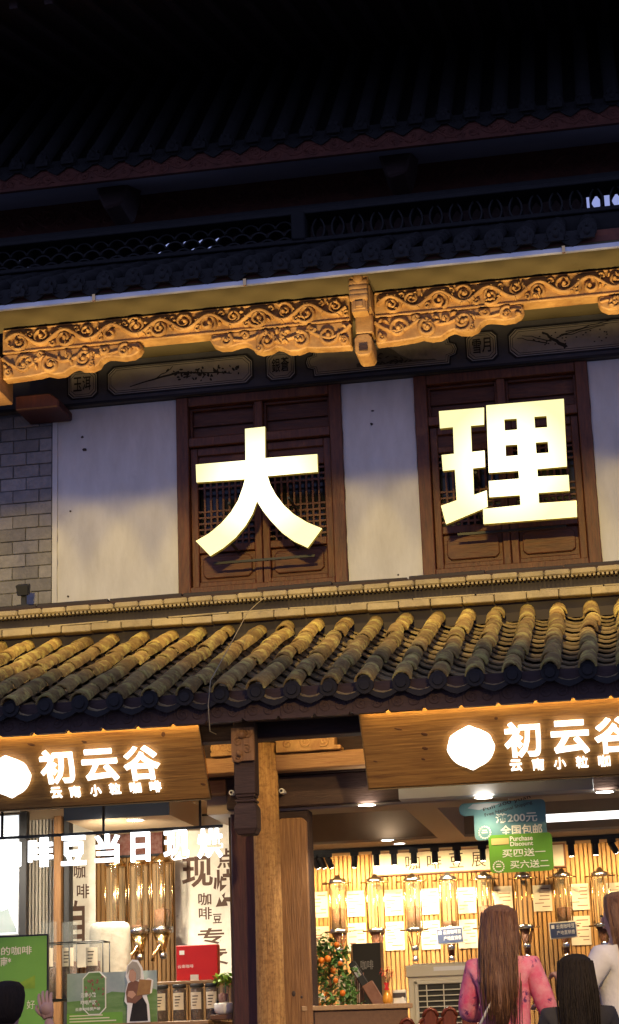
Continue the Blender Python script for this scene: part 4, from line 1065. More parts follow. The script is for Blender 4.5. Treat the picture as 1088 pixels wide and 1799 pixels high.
pr = MB(); letter(pr, '满200元', .15, w-.06, h*.42, h*.68, -.003, .02); letter(pr, '全国包邮', .18, w-.03, h*.08, h*.36, -.003, .02); pr.build('lettering', M['cream_print'], t)
pr = MB(); Mr = Matrix.Translation((.24,0,h*.84)) @ Matrix.Rotation(-.22, 4, 'Y')
letter(pr, 'Full 200 yuan', -.17, .17, .01, .04, -.003, .01, M_=Mr); letter(pr, 'Free National Shipping', -.17, .17, -.03, 0, -.003, .01, M_=Mr); pr.build('small_lettering', M['print'], t)
def stamp(t, x, z, r):
    s_ = MB()
    for k in range(16): a = k*math.pi/8; s_.dome(x+r*math.cos(a), z+r*math.sin(a), .006, .006, -.001, .002, 0, 6)
    s_.box(x-r*.5, x+r*.5, -.002, -.001, z-.004, z+.004); s_.box(x-r*.4, x+r*.4, -.002, -.001, z+.012, z+.018); s_.build('stamp_print', M['cream_print'], t)
stamp(t, .07, h*.2, .04)
MB().tube([(w*.5, .004, h-.01), (w*.5, .004, h+.12)], .002).build('string', M['white_print'], t)
r_ = rect(860, 1470, 972, 1532, PY-.01); t = thing('hanging_card', 'green rounded hanging card reading 买四送一 买六送二 below the teal card', 'hanging card', (r_[0], PY-.012, r_[2]), 'hanging promotion cards')
w, h = r_[1]-r_[0], r_[3]-r_[2]
MB().prism(rounded(0, w, 0, h+.02, .03), 0, .008).build('card', M['green'], t)
MB().box(.02, w*.32, -.003, -.001, h*.80, h*.98).build('gold_label', M['gold_print'], t)
pr = MB(); letter(pr, '买四送一', .09, w-.05, h*.43, h*.66, -.003, .01); letter(pr, '买六送二', .14, w-.03, h*.10, h*.33, -.003, .01)
letter(pr, 'Purchase', w*.34, w*.70, h*.88, h*1.02, -.003, .02); letter(pr, 'Discount', w*.34, w*.70, h*.74, h*.86, -.003, .02); pr.build('lettering', M['cream_print'], t)
stamp(t, .06, h*.18, .036)
MB().tube([(w*.5, .004, h+.01), (w*.5, .004, h+.05)], .002).build('string', M['white_print'], t)

# ---- serving counter running into the shop
CTZ = 1.955
pR, pL = at(716, 1752, 13.55), at(602, 1790, 16.0); pR.z = pL.z = CTZ
dv = (pL-pR); Lc = Vector((dv.x, dv.y, 0)).length; ang = math.atan2(dv.y, dv.x)
ct = thing('serving_counter', 'brown wooden serving counter beside the door post', 'counter', (pR.x, pR.y, FZ+.06), None, ang)
MB().box(0, Lc, -.0, .7, 0, CTZ-FZ-.06-.035).build('cabinet', M['counter'], ct, .004)
MB().box(-.03, Lc, -.03, .75, CTZ-FZ-.06-.034, CTZ-FZ-.06).build('counter_top', M['counter_top'], ct, .004)
for k in range(3): MB().box(.04+k*.62, .62+k*.62, -.012, -.001, .1, CTZ-FZ-.16).build('cabinet_door', M['counter'], ct, .004)

# ---- evaporative air cooler
p = at(716, 1693, 14.6); w = .66; h = 1.42; cz0 = at(760, 1690, 14.6).z-h
t = thing('air_cooler', 'big beige evaporative air cooler with louvred front beside the counter', 'air cooler', (p.x, 14.6, FZ+.06))
h = at(760, 1692, 14.6).z-(FZ+.06)
b = MB().box(0, w, 0, .45, 0, h-.05); b.box(-.012, w+.012, -.02, .47, h-.10, h-.012); b.box(.03, w-.03, .03, .42, h-.012, h)
b.build('casing', M['beige'], t, .015)
MB().box(.07, w-.07, -.004, .001, .35, h-.15).build('grille_recess', M['grille_dark'], t)
f_ = MB()
for q in ((.045,.075,.33,h-.13),(w-.075,w-.045,.33,h-.13),(.045,w-.045,h-.155,h-.125),(.045,w-.045,.325,.355)): f_.box(q[0], q[1], -.022, .0, q[2], q[3])
f_.build('grille_frame', M['beige'], t, .005)
lv = MB().box(.075, w-.075, -.02, -.004, 0, .008).mesh('louvre', M['beige'])
z = .375
while z < h-.165: place(lv, 'louvre', t, (0, 0, z), (0, 0, 0)); z += .040
for k in range(4): MB().box(.075+(w-.15)*(k+.5)/4-.004, .075+(w-.15)*(k+.5)/4+.004, -.024, -.019, .36, h-.16).build('vane', M['beige'], t)
pts = [(w/2+.24*math.cos(a*.26), h*.55+.30*math.sin(a*.26)) for a in range(25)]
MB().relief(pts, .012, -.004, h=.5).build('fan_ring', M['black_soft'], t)
MB().box(w*.3, w*.75, -.021, -.019, h-.06, h-.03).build('control_strip', M['porcelain'], t)

# ---- carved wooden chairs whose top rails show at the bottom edge
def chair(px, py, Y, label, rz=0):
    p = at(px, py, Y); H_ = p.z-(FZ+.06); t = thing('wooden_chair', label, 'chair', (p.x, Y, FZ+.06), 'reddish wooden chairs', rz)
    MB().box(-.22, .22, -.22, .22, .42, .46).build('seat', M['chair'], t, .01)
    for (a, b) in ((-.19,-.19),(.19,-.19)): MB().tube([(a,b,0),(a,b,.42)], .02).build('leg', M['chair'], t)
    for a in (-.2, .2): MB().tube([(a,.19,0),(a,.2,.45),(a*1.02,.24,H_-.10)], .02).build('leg', M['chair'], t)
    for k in range(3):
        x = -.13+.13*k
        pr_ = [(x-.045,.46)]+[(x-.045,H_-.08)]+[(x-.058+.0*i+.058*(1-math.cos(R(180*i/8))), H_-.06+.06*math.sin(R(180*i/8))) for i in range(9)]+[(x+.045,H_-.08),(x+.045,.46)]
        MB().prism(pr_, .20, .225).build('back_splat', M['chair'], t, .008)
        MB().tube([(x-.05,.20,H_-.055),(x-.03,.195,H_-.02),(x,.193,H_-.006),(x+.03,.195,H_-.02),(x+.05,.20,H_-.055)], .012).build('splat_moulding', M['chair'], t)
    MB().box(-.2, .2, .205, .235, H_-.16, H_-.11).build('top_rail', M['chair'], t, .006)
chair(797, 1768, 13.0, 'reddish carved wooden chair in front of the air cooler', .25)
chair(752, 1786, 13.3, 'lower reddish carved wooden chair between the counter and the air cooler', .2)

# ---- kumquat tree in a dark pot
def leaf_cloud(mb, c, rad, n, size, rr):
    for _ in range(n):
        d = Vector((rr.gauss(0,1), rr.gauss(0,1), rr.gauss(0,1))).normalized()*rr.random()**.45
        q = Vector((c[0]+d.x*rad[0], c[1]+d.y*rad[1], c[2]+d.z*rad[2])); s = size*rr.uniform(.6, 1.2)
        Mx = Matrix.Translation(q) @ Matrix.Rotation(rr.uniform(0, 6.28), 4, 'Z') @ Matrix.Rotation(rr.uniform(-.9, .9), 4, 'X') @ Matrix.Rotation(rr.uniform(-.6, .6), 4, 'Y')
        mb.add([Mx @ Vector(v) for v in ((0,0,0),(s*.28,s*.4,.12*s),(0,s,-.05*s),(-s*.28,s*.4,.12*s))], [(0,1,2,3)], True)
rk = random.Random(9)
KY = 13.75; kp = at(583, 1799, KY)
t = thing('kumquat_tree', 'potted kumquat tree full of small orange fruit beside the door post', 'potted tree', (kp.x, KY, FZ+.06))
zt = at(583, 1655, KY).z-(FZ+.06); zp = at(583, 1790, KY).z-(FZ+.06)
MB().lathe([(.10,0),(.13,zp*.5),(.16,zp-.02),(.165,zp),(.15,zp),(.14,zp-.03)], (0,0,0), 18).build('pot', M['black_soft'], t)
tk_ = MB().tube([(0,0,zp-.05),(.01,0,zp+.15),(-.01,.01,zp+.35),(.01,0,zt-.05)], .014, 6, .005)
for k in range(12):
    a = k*2.4; z = zp+.06+(zt-zp-.15)*k/12; r0 = .15*(1-.5*k/12); tk_.tube([(0,0,z),(r0*.6*math.cos(a), r0*.6*math.sin(a), z+.05),(r0*math.cos(a), r0*math.sin(a), z+.07)], .006, 5, .002)
tk_.build('trunk', M['post'], t)
lm = MB()
for k in range(16):
    a = k*2.4; u = k/15; r0 = .15*(1-.62*u)+.02
    leaf_cloud(lm, (r0*math.cos(a), r0*math.sin(a), zp+.06+(zt-zp-.08)*u), (.085,.085,.07), 60, .05, rk)
o = lm.build('foliage', M['leaf'], t); o['kind'] = 'stuff'
fm = MB().sphere((0,0,0), .022, 10, 7).mesh('kumquat', M['orange'])
for (px, py) in ((592,1660),(576,1685),(565,1688),(590,1723),(575,1748),(578,1768),(560,1768),(608,1770),(583,1788),(548,1712),(598,1693),(556,1730),(568,1752),(602,1745),(552,1690),(586,1705)):
    q = at(px, py, KY-rk.uniform(.06, .16)); place(fm, 'kumquat', t, (q.x-kp.x, q.y-KY, q.z-FZ-.06), (0,0,rk.uniform(0,3)), [rk.uniform(.8,1.15)]*3)
lg = MB(); q = at(556, 1790, KY-.12); leaf_cloud(lg, (q.x-kp.x, -.12, q.z-FZ-.06), (.05,.04,.04), 26, .06, rk); o = lg.build('pale_shoots', M['leaf_lime'], t); o['kind'] = 'stuff'
q = at(567, 1753, KY-.2); st_ = []
for k in range(10): a = R(36*k+18); rr_ = .034 if k % 2 == 0 else .015; st_.append((q.x-kp.x+rr_*math.cos(a), q.z-FZ-.06+rr_*math.sin(a)))
MB().prism(st_, -.2, -.19).build('paper_star', M['white_print'], t)

# ---- things on the counter
ctop = CTZ
def on_counter(name, label, cat, px, py, Y, h):
    p = at(px, py, Y); return thing(name, label, cat, (p.x, Y, ctop))
t = on_counter('menu_board', 'black upright menu board on the counter behind the kumquat tree', 'menu board', 647, 1740, 15.0, .4)
zt = at(645, 1657, 15.0).z-ctop; MB().box(-.11, .11, 0, .012, 0, zt).build('panel', M['black_soft'], t, .004)
MB().box(-.12, -.11, -.004, .014, 0, zt).build('edge', M['counter_top'], t); MB().box(.11, .13, -.006, .014, 0, zt).build('edge', M['counter_top'], t)
pr = MB(); letter(pr, '咖啡', -.05, .05, zt*.6, zt*.74, -.003); pr.build('lettering', M['grey_box'], t)
t = on_counter('tablet_stand', 'dark slanted card reader on a brown stand on the counter', 'card reader', 650, 1750, 14.4, .4)
a, b = at(632, 1682, 14.4), at(666, 1745, 14.4)
Mx = Matrix.Rotation(-.52, 4, 'Y')
MB().box(-.028, .028, -.02, .02, .02, .36, Mx).build('reader', M['black_soft'], t, .008).location = (.05, 0, .02)
MB().box(-.02, .02, -.024, -.019, .24, .32, Mx).build('display', M['grey_box'], t).location = (.05, 0, .02)
MB().box(-.045, .045, -.035, .0, 0, .2, Mx).build('stand', M['brown_print'], t, .006).location = (.09, -.03, .0)
MB().box(-.08, .08, -.06, .06, 0, .012).build('base', M['brown_print'], t)
t = on_counter('bottle_crate', 'small green and white carton of bottles on the counter', 'carton', 612, 1770, 14.5, .3)
MB().prism([(-.07,0),(.08,0),(.08,.20),(.06,.24),(-.05,.24),(-.07,.20)], 0, .08).build('carton', M['paper'], t, .004)
for k in range(3): MB().lathe([(.018,.0),(.018,.12),(.008,.16),(.008,.2)], (-.04+.045*k,-.02,0), 10).build('bottle', M['leaf'], t)
for k in range(5): MB().tube([(.07+.012*k,-.01,0),(.075+.013*k,-.01,.26)], .004).build('straw', M['brown_print'], t)
t = on_counter('flower_vase', 'amber glass vase with red flowers on the counter end', 'vase', 681, 1752, 13.75, .3)
MB().lathe([(.02,0),(.036,.02),(.036,.05),(.018,.09),(.022,.11)], (0,0,0), 14).build('vase', M['amber'], t)
fl_ = MB()
for k in range(9): a = k*.7; fl_.tube([(0,0,.08),(.015*math.cos(a),.015*math.sin(a),.15),(.035*math.cos(a),.03*math.sin(a),.2+.02*(k%3))], .003, 5)
fl_.build('stems', M['post'], t)
fl_ = MB()
for k in range(9): a = k*.7; leaf_cloud(fl_, (.035*math.cos(a),.03*math.sin(a),.2+.02*(k%3)), (.014,.014,.018), 6, .022, rk)
fl_.build('blossoms', M['red'], t)
MB().prism([(-.02,.10),(.02,.10),(.008,.125),(.02,.15),(-.02,.15),(-.008,.125)], -.024, -.02).build('ribbon', M['red'], t)
t = on_counter('paper_box', 'cream paper box with dark label on the counter end', 'paper box', 702, 1750, 13.8, .2)
MB().box(-.045, .045, 0, .05, 0, .10).build('box', M['paper'], t, .003); MB().box(-.045, .045, -.002, -.0005, .045, .08).build('dark_label', M['print'], t)
MB().prism([(-.05,.0),(.06,.0),(.03,.05)], -.06, -.01).build('folded_card', M['banner'], t)

# ================================================================== left bay
LW = 16.3
lb = bpart(MB().box(-7.4, -3.17, LW, LW+.15, FZ, 3.9), 'rear_wall', M['slat_back'])
sl2 = MB().box(0, .030, 0, .022, 0, 2.9).mesh('slat', M['slat'], .003)
x = -5.6
while x < -3.2: place(sl2, 'slat', lb, (x, LW-.024, FZ+.06)); x += .0385
bpart(MB().box(-7.4, -3.17, 13.5, 16.5, 3.62, 3.66), 'bay_ceiling', M['ceil'])
r_ = rect(112, 1408, 297, 1440, 14.2); zbt = at(200, 1437, 14.2).z
bk = bpart(MB().box(r_[0], r_[1], 14.2, 14.22, zbt, 3.62), 'bulkhead_front', M['navy'])
bpart(MB().box(r_[0]+.002, r_[1]-.002, 14.221, 15.3, zbt+.003, 3.62), 'bulkhead_soffit', M['ceil'])
d = ray(238, 1439); Yd = (zbt+.002-1.6)/d.z
downlight(238, 1440, zbt+.002, 45, 'recessed downlight under the navy bulkhead in the left bay', .06)
spot('bay_fill_spot', (-4.1, 14.05, 3.28), (-4.2, 16.2, 2.5), 150, 120, .9, (1, .84, .60), .08)  # spots without fixtures, added to brighten the left bay
spot('bay_fill_spot', (-5.0, 14.1, 3.3), (-5.0, 15.6, 2.3), 90, 110, .9, (1, .88, .70), .08)
spot('bay_fill_spot', (-3.9, 13.75, 3.4), (-3.95, 13.6, 1.8), 130, 100, .8, (1, .86, .66), .08)
# pale slat screen and post
r_ = rect(45, 1425, 94, 1660, 15.5); pw = r_[1]-r_[0]; n = 8
sc_ = thing('slat_screen', 'pale grey vertical slat screen behind the tall jars', 'screen', (r_[0], 15.5, FZ+.06))
MB().box(0, pw, .02, .05, 0, r_[3]-FZ+.2).build('backing', M['grey_box'], sc_)
ps = MB().box(0, pw/n*.62, -.02, .02, 0, r_[3]-FZ+.2).mesh('slat', M['slat_pale'], .004)
for k in range(n): place(ps, 'slat', sc_, (k*pw/n, 0, 0))
a, b = at(94, 1500, 15.3).x, at(107, 1500, 15.3).x
bpart(MB().box(a, b, 15.3, 15.45, FZ, 3.62), 'bay_post', M['post'], .006)
bpart(MB().box(b+.01, b+.06, 15.34, 15.45, FZ, 3.62), 'bay_post', M['black_soft'], .006)
a = at(36, 1500, 14.9).x; bpart(MB().box(a-.01, a+.05, 14.9, 14.98, FZ, 3.62), 'bay_post', M['black_soft'], .004)
# lightbox
r_ = rect(-60, 1433, 34, 1645, 14.95); t = thing('light_box', 'bright white lit poster box at the left edge of the shop', 'light box', (r_[0], 14.95, r_[2]))
w, h = r_[1]-r_[0], r_[3]-r_[2]
MB().box(0, w, 0, .08, 0, h).build('casing', M['grey_box'], t); MB().box(.01, w-.01, -.004, -.001, .01, h-.01).build('lit_face', M['lightbox'], t)
for k in range(3): MB().box(w*.72, w*.9, -.008, -.005, h*.44-.03*k, h*.44-.03*k+.01).build('printed_line', M['grey_box'], t)
MB().box(w*.6, w-.012, -.008, -.005, h*.83, h*.835).build('printed_line', M['grey_box'], t)
mp_ = MB().prism([(w*.45,.02),(w*.5,h*.18),(w*.6,h*.27),(w*.68,h*.2),(w*.8,h*.22),(w*.95,h*.06),(w*.97,.02)], -.009, -.005); mp_.build('printed_hill', M['poster_sky'], t)
# banners with brush characters
def banner(px0, py0, px1, py1, Y, label, chars, m_='print_brown'):
    r_ = rect(px0, py0, px1, py1, Y); t = thing('paper_banner', label, 'banner', (r_[0], Y, r_[2]), 'paper banners in the left bay')
    w, h = r_[1]-r_[0], r_[3]-r_[2]
    MB().box(0, w, 0, .006, 0, h).build('paper', M['banner'], t)
    MB().lathe([(.010,-.02),(.010,w+.02)], (0,.003,h), 8, 'X').build('hanging_rod', M['black'], t)
    for (ch, px, py, cw, chh, bo) in chars:
        p = at(px, py, Y); X, Z = p.x-r_[0], p.z-r_[2]
        letter(MB(), ch, X-cw/2, X+cw/2, Z-chh/2, Z+chh/2, -.002, bo).build('brush_character', M[m_], t)
banner(117, 1440, 168, 1700, 15.7, 'narrow cream paper banner with brush characters 咖啡自 beside the slat screen', [('咖',140,1532,.10,.11,.015),('啡',146,1566,.11,.12,.015),('自',134,1618,.15,.34,.022)])
banner(308, 1432, 412, 1730, 15.4, 'wide cream paper banner with bold brush characters 现烤 behind the red box', [('现',347,1532,.26,.25,.022),('点',398,1508,.16,.16,.02),('烤',396,1560,.20,.30,.022),('咖',360,1580,.11,.10,.015),('啡',361,1605,.11,.10,.015),('豆',382,1614,.075,.075,.015),('专',371,1645,.22,.13,.022),('卖',380,1680,.2,.14,.022)])
# bean picture
r_ = rect(187, 1445, 285, 1502, 16.2); t = thing('bean_picture', 'framed close-up picture of roasted coffee beans under the bulkhead', 'picture', (r_[0], 16.2, r_[2]))
w, h = r_[1]-r_[0], r_[3]-r_[2]; MB().box(0, w, 0, .02, 0, h).build('panel', M['rust_red'], t); MB().box(-.012, w+.012, -.01, .02, -.018, 0).build('frame_rail', M['black_soft'], t); MB().box(-.05, -.01, -.01, .02, 0, h).build('frame_rail', M['black_soft'], t)
# hanging row of lit characters
RYL = 13.62
a, b = at(-40, 1478, RYL), at(391, 1449, RYL); zr = at(200, 1463, RYL).z
t = thing('lit_rail_sign', 'hanging rail of white lit characters 咖啡豆当日现烘 across the left bay', 'sign', (a.x, RYL, zr))
MB().box(0, b.x-a.x, -.012, .012, -.006, .014).build('rail', M['black'], t)
for px in (4, 182, 352): q = at(px, 1440, RYL); MB().box(q.x-a.x-.008, q.x-a.x+.008, -.008, .008, .014, .35).build('hanger', M['black'], t)
for ch, px in zip('咖啡豆当日现烘', (18, 74, 132, 191, 249, 312, 371)):
    q = at(px, 1490, RYL).x-a.x; w = .092 if ch != '日' else .07
    letter(MB(), ch, q-w, q+w, -.225, -.012, -.02, .026, .03).build('lit_letter', M['lit_cool'], t)
# three tall brass dispensers
for k, px in enumerate((203, 244, 284)):
    DY = 15.1; top = at(px, 1522-(px-200)*.08, DY); bot = at(px, 1640-(px-200)*.06, DY)
    t = thing('tall_dispenser', 'tall clear tube dispenser with brass tap, %s of three in the left bay' % ('leftmost', 'middle', 'rightmost')[k], 'dispenser', (top.x, DY, bot.z-.26), 'tall brass dispensers in the left bay')
    O = lambda z: z-(bot.z-.26)
    MB().lathe([(.078, O(bot.z)), (.078, O(top.z))], (0,0,0), 18, caps=False).build('tube', M['tube_glass'], t)
    MB().lathe([(.03, O(bot.z)), (.03, O(top.z))], (0,0,0), 10).build('core_tube', M['brass'], t)
    MB().lathe([(.082, O(top.z)-.01), (.088, O(top.z)), (.082, O(top.z)+.025), (.03, O(top.z)+.05), (.01, O(top.z)+.07)], (0,0,0), 18).build('lid', M['brass'], t)
    MB().lathe([(.08, O(bot.z)-.02), (.09, O(bot.z)-.015), (.09, O(bot.z)+.025), (.08, O(bot.z)+.03)], (0,0,0), 18).build('collar', M['steel'], t)
    MB().lathe([(.025, O(bot.z)-.20), (.04, O(bot.z)-.14), (.075, O(bot.z)-.02)], (0,0,0), 14).build('funnel', M['brass'], t)
    MB().tube([(.03,-.02,O(bot.z)-.06), (-.06,-.05,O(bot.z)-.19), (-.07,-.05,O(bot.z)-.24)], .017, 8).build('spout', M['brass'], t)
    MB().sphere((.02,-.05,O(bot.z)-.20), .032).build('valve', M['steel'], t)
    for a in range(4):
        an = a*math.pi/2+.5; MB().tube([(.085*math.cos(an), .085*math.sin(an), O(bot.z)), (.085*math.cos(an), .085*math.sin(an), O(top.z))], .006, 6).build('tie_rod', M['brass'], t)
    if k == 2: MB().lathe([(.066, O(bot.z)+.03), (.066, O(bot.z)+.16), (.03, O(bot.z)+.17)], (0,0,0), 14).build('coffee_beans', M['beans_lit'], t)
    if k < 2: MB().lathe([(.066, O(bot.z)+.03), (.066, O(bot.z)+.05)], (0,0,0), 14).build('coffee_beans', M['beans_lit'], t)
# bay counter and shelf
zc = at(340, 1794, 13.7).z
cn = thing('bay_counter', 'low dark wooden counter along the front of the left bay', 'counter', (-5.2, 13.55, FZ+.06))
MB().box(-2, 2.0, 0, .9, 0, zc-FZ-.09).build('cabinet', M['counter'], cn, .004); MB().box(-2, 2.03, -.03, .93, zc-FZ-.089, zc-FZ-.06).build('counter_top', M['counter_top'], cn, .004)
zs = at(340, 1724, 13.95).z; xa, xb = at(268, 1724, 13.95).x, at(408, 1720, 13.95).x
sh = thing('riser_shelf', 'small wooden riser shelf over four bean jars', 'shelf', (xa, 13.95, zc))
MB().box(0, xb-xa, -.12, .14, zs-zc-.022, zs-zc).build('shelf_board', M['counter_top'], sh, .003)
for xx in (0, xb-xa-.02): MB().box(xx, xx+.02, .04, .12, 0, zs-zc-.023).build('shelf_leg', M['counter_top'], sh)
def jar(px, py, Y, z0, w, h, lid, label, group, beans=.7, lab=(.35,.75), clear=0):
    p = at(px, py, Y); t = thing('bean_jar', label, 'jar', (p.x, Y, z0), group); r = w/2
    MB().prism(rounded(-r, r, 0, .001, .0004), -r, r) if False else None
    MB().lathe([(r*.94,0),(r,.008),(r,h-.012),(r*.96,h)], (0,0,0), 14, caps=False).build('glass', M['glass'], t)
    MB().lathe([(r*.90,.004),(r*.93,.012),(r*.93,h*beans),(r*.5,h*beans+.01)], (0,0,0), 14).build('coffee_beans', M['beans'], t)
    if lid: MB().lathe([(r*1.02,h),(r*1.04,h+.006),(r*1.04,h+.02),(r*.9,h+.026)], (0,0,0), 14).build('lid', M['black_soft'], t)
    lb_ = MB(); zz0, zz1 = h*lab[0], h*lab[1]; n_ = 6; vs = []
    for i in range(n_+1):
        a = R(-90-48+96*i/n_); vs += [((r+.002)*math.cos(a), (r+.002)*math.sin(a), zz0), ((r+.002)*math.cos(a), (r+.002)*math.sin(a), zz1)]
    lb_.add(vs, [(2*i, 2*i+2, 2*i+3, 2*i+1) for i in range(n_)]); lo = lb_.build('label_paper', M['paper'], t)
    pr = MB()
    for i in range(4): pr.box(-r*.45, r*(.1+.1*i), -r-.0035, -r-.003, zz0+(zz1-zz0)*(.2+.18*i), zz0+(zz1-zz0)*(.26+.18*i))
    pr.build('printed_lines', M['print'], t)
zj = zc+.001
for k, (px, nm) in enumerate(((284,'first'),(316,'second'),(347,'third'),(374,'fourth'))):
    jar(px, 1790, 13.84, zj, .10, zs-zc-.05, True, 'square black bean jar with white label, %s from the standee under the riser shelf' % nm, 'jars under the riser shelf', .95, (.35,.85))
# tall jars in a black wire rack
zk = at(125, 1756, 14.0).z
rk_ = thing('jar_rack', 'black wire rack holding tall bean jars', 'rack', (at(125,1750,14.0).x, 14.0, zc))
xk0, xk1 = at(70, 1750, 14.0).x-rk_.location.x, at(187, 1750, 14.0).x-rk_.location.x; hk = at(125, 1657, 14.0).z-zc
fr_ = MB()
for yy in (-.09, .09):
    for xx in (xk0, xk1, (xk0+xk1)/2): fr_.tube([(xx,yy,0),(xx,yy,hk)], .005, 5)
    fr_.tube([(xk0,yy,hk),(xk1,yy,hk)], .005, 5); fr_.tube([(xk0,yy,zk-zc),(xk1,yy,zk-zc)], .005, 5)
for xx in (xk0, xk1): fr_.tube([(xx,-.09,hk),(xx,.09,hk)], .005, 5)
fr_.build('wire_frame', M['black'], rk_); MB().box(xk0, xk1, -.09, .09, zk-zc-.012, zk-zc-.002).build('rack_shelf', M['black_soft'], rk_)
for px, nm in ((86,'leftmost'),(122,'middle'),(164,'rightmost')):
    jar(px, 1700, 14.0, zk, .115, at(px, 1620, 14.0).z-zk, False, 'tall clear jar half full of beans, %s in the wire rack' % nm, 'tall jars in the wire rack', .48, (.42,.66))
# white sack
p = at(196, 1700, 14.45); zt = at(196, 1621, 14.45).z; t0 = zc
mb = MB(); rings = [(.13,.10,0),(.155,.12,.05),(.155,.12,.2),(.15,.11,zt-t0-.06),(.14,.095,zt-t0-.015),(.11,.06,zt-t0)]
vs = []; n = 16
for (rx, ry, z) in rings:
    for k in range(n):
        a = 2*math.pi*k/n; c_, s_ = math.cos(a), math.sin(a); e = 4.0; q = (abs(c_)**e+abs(s_)**e)**(-1/e)
        vs.append((rx*q*c_*(1+rk.uniform(-.02,.02)), ry*q*s_, z))
mb.add(vs, [(i*n+k, i*n+(k+1)%n, (i+1)*n+(k+1)%n, (i+1)*n+k) for i in range(len(rings)-1) for k in range(n)]+[tuple(range((len(rings)-1)*n, len(rings)*n))], True)
o = mb.build('white_sack', M['sack'], None, 0, (p.x, 14.42, zc)); tag(o, 'plump white bean sack standing behind the wire rack', 'sack')
# red gift box
r_ = rect(311, 1653, 383, 1715, 13.9); t = thing('gift_box', 'bright red gift box with small white lettering on the riser shelf', 'box', (r_[0], 13.88, zs+.001))
w, h = r_[1]-r_[0], r_[3]-r_[2]
MB().box(0, w, 0, .09, 0, h).build('box', M['red'], t, .004); pr = MB(); letter(pr, '云南咖啡', .01, w*.42, h*.36, h*.46, -.003); pr.build('lettering', M['white_print'], t); MB().box(w*.08, w*.2, -.003, -.001, h*.74, h*.86).build('printed_mark', M['white_print'], t)
MB().box(w*.36, w*.56, -.03, -.02, 0, h*.16).build('price_tag', M['banner'], t)
# vase with lime leaves, white bowl
p = at(396, 1750, 13.72); t = thing('leafy_vase', 'glass vase of lime green leaves by the dark red post', 'vase', (p.x, 13.72, at(396,1762,13.72).z))
zv = at(396, 1733, 13.72).z-t.location.z
MB().lathe([(.04,0),(.055,.02),(.05,zv),(.052,zv+.005)], (0,0,0), 14, caps=False).build('glass', M['glass'], t); MB().lathe([(.03,.005),(.035,.06),(.01,.07)], (-.015,0,0), 10).build('pebbles', M['rust_red'], t)
lf = MB(); leaf_cloud(lf, (0,0,zv+.05), (.085,.06,.05), 90, .05, rk); o = lf.build('leaves', M['leaf_lime'], t); o['kind'] = 'stuff'
MB().tube([(0,0,.02),(.005,0,zv+.05)], .006).build('stem', M['leaf'], t)
zbw = at(395, 1783, 13.72).z
o = MB().lathe([(.035,0),(.06,.008),(.072,.03),(.075,.075),(.07,.08),(.062,.03),(.01,.015)], (0,0,0), 18).build('porcelain_bowl', M['porcelain'], None, 0, (p.x-.005, 13.70, zbw)); tag(o, 'white porcelain bowl under the leafy vase', 'bowl')
o = MB().box(-.09, .07, -.06, .06, 0, zbw-zc).build('bowl_stand', M['counter'], None, .004, (p.x-.005, 13.70, zc)); tag(o, 'low dark wooden stand under the white bowl', 'stand')
o = None
# standee: printed landscape board and cut-out figure
SYD = 13.56
r_ = rect(118, 1708, 276, 1790, SYD); t = thing('landscape_board', 'printed counter board of green terraces and coffee plants with white-edged cut-out', 'display board', (r_[0], SYD, zc))
w, h = r_[1]-r_[0], r_[3]-zc
MB().box(0, w, 0, .01, 0, h).build('board', M['poster_sky'], t)
MB().prism([(0,.0),(w,0),(w,h*.62),(w*.85,h*.70),(w*.7,h*.58),(w*.5,h*.62),(w*.3,h*.48),(0,h*.45)], -.003, -.001).build('terrace_print', M['poster_green'], t)
MB().box(0, w*.62, -.006, -.004, 0, h*.22).build('green_panel', M['green_board'], t)
pr = MB()
for k in range(3): pr.box(.02, w*.55-.05*k, -.0085, -.007, h*.05+.02*k, h*.05+.02*k+.008)
pr.build('printed_lines', M['cream_print'], t)
oc = octo(w*.18, w*.44, h*.18, h*1.02, .045); MB().prism(oc, -.014, -.008).build('cutout_edge', M['white_print'], t)
oc = octo(w*.19, w*.43, h*.20, h*1.0, .042); MB().prism(oc, -.016, -.0145).build('plant_print', M['poster_green'], t)
pr = MB()
for k in range(22): pr.dome(w*rk.uniform(.21,.41), h*rk.uniform(.3,.95), .012, .008, -.016, .002, rk.uniform(0,3), 6)
pr.build('berry_print', M['rust_red'], t)
for (tx, a, b, c, d) in (('云南小粒', .16, .33, .52, .62), ('咖啡产区', .16, .33, .38, .47), ('云南咖啡原产地', .1, .38, .26, .33)): letter(MB(), tx, w*a, w*b, h*c, h*d, -.019, .02).build('lettering', M['white_print'], t)
q0 = at(243, 1790, SYD-.05); hf = at(235, 1686, SYD-.05).z-zc
t = thing('figure_standee', 'white-edged cut-out of a woman in a headscarf carrying a wicker basket', 'standee', (q0.x, SYD-.05, zc))
def fig(pts, y, name, m_): MB().prism([(u*.21-.105, v*hf) for u, v in pts], y, y+.003).build(name, M[m_], t)
fig([(.1,0),(.92,0),(.88,.28),(.80,.42),(.98,.46),(1.04,.66),(.86,.70),(.72,.66),(.66,.86),(.50,.99),(.30,1.0),(.12,.90),(.06,.74),(.14,.64),(.06,.50),(.02,.34),(.12,.28)], 0, 'cutout_edge', 'white_print')
fig([(.20,.02),(.84,.02),(.80,.28),(.66,.40),(.34,.36)], -.004, 'skirt_print', 'black_cloth'); fig([(.12,.32),(.40,.30),(.66,.40),(.62,.62),(.36,.68),(.16,.62),(.08,.48)], -.005, 'jacket_print', 'brown_print')
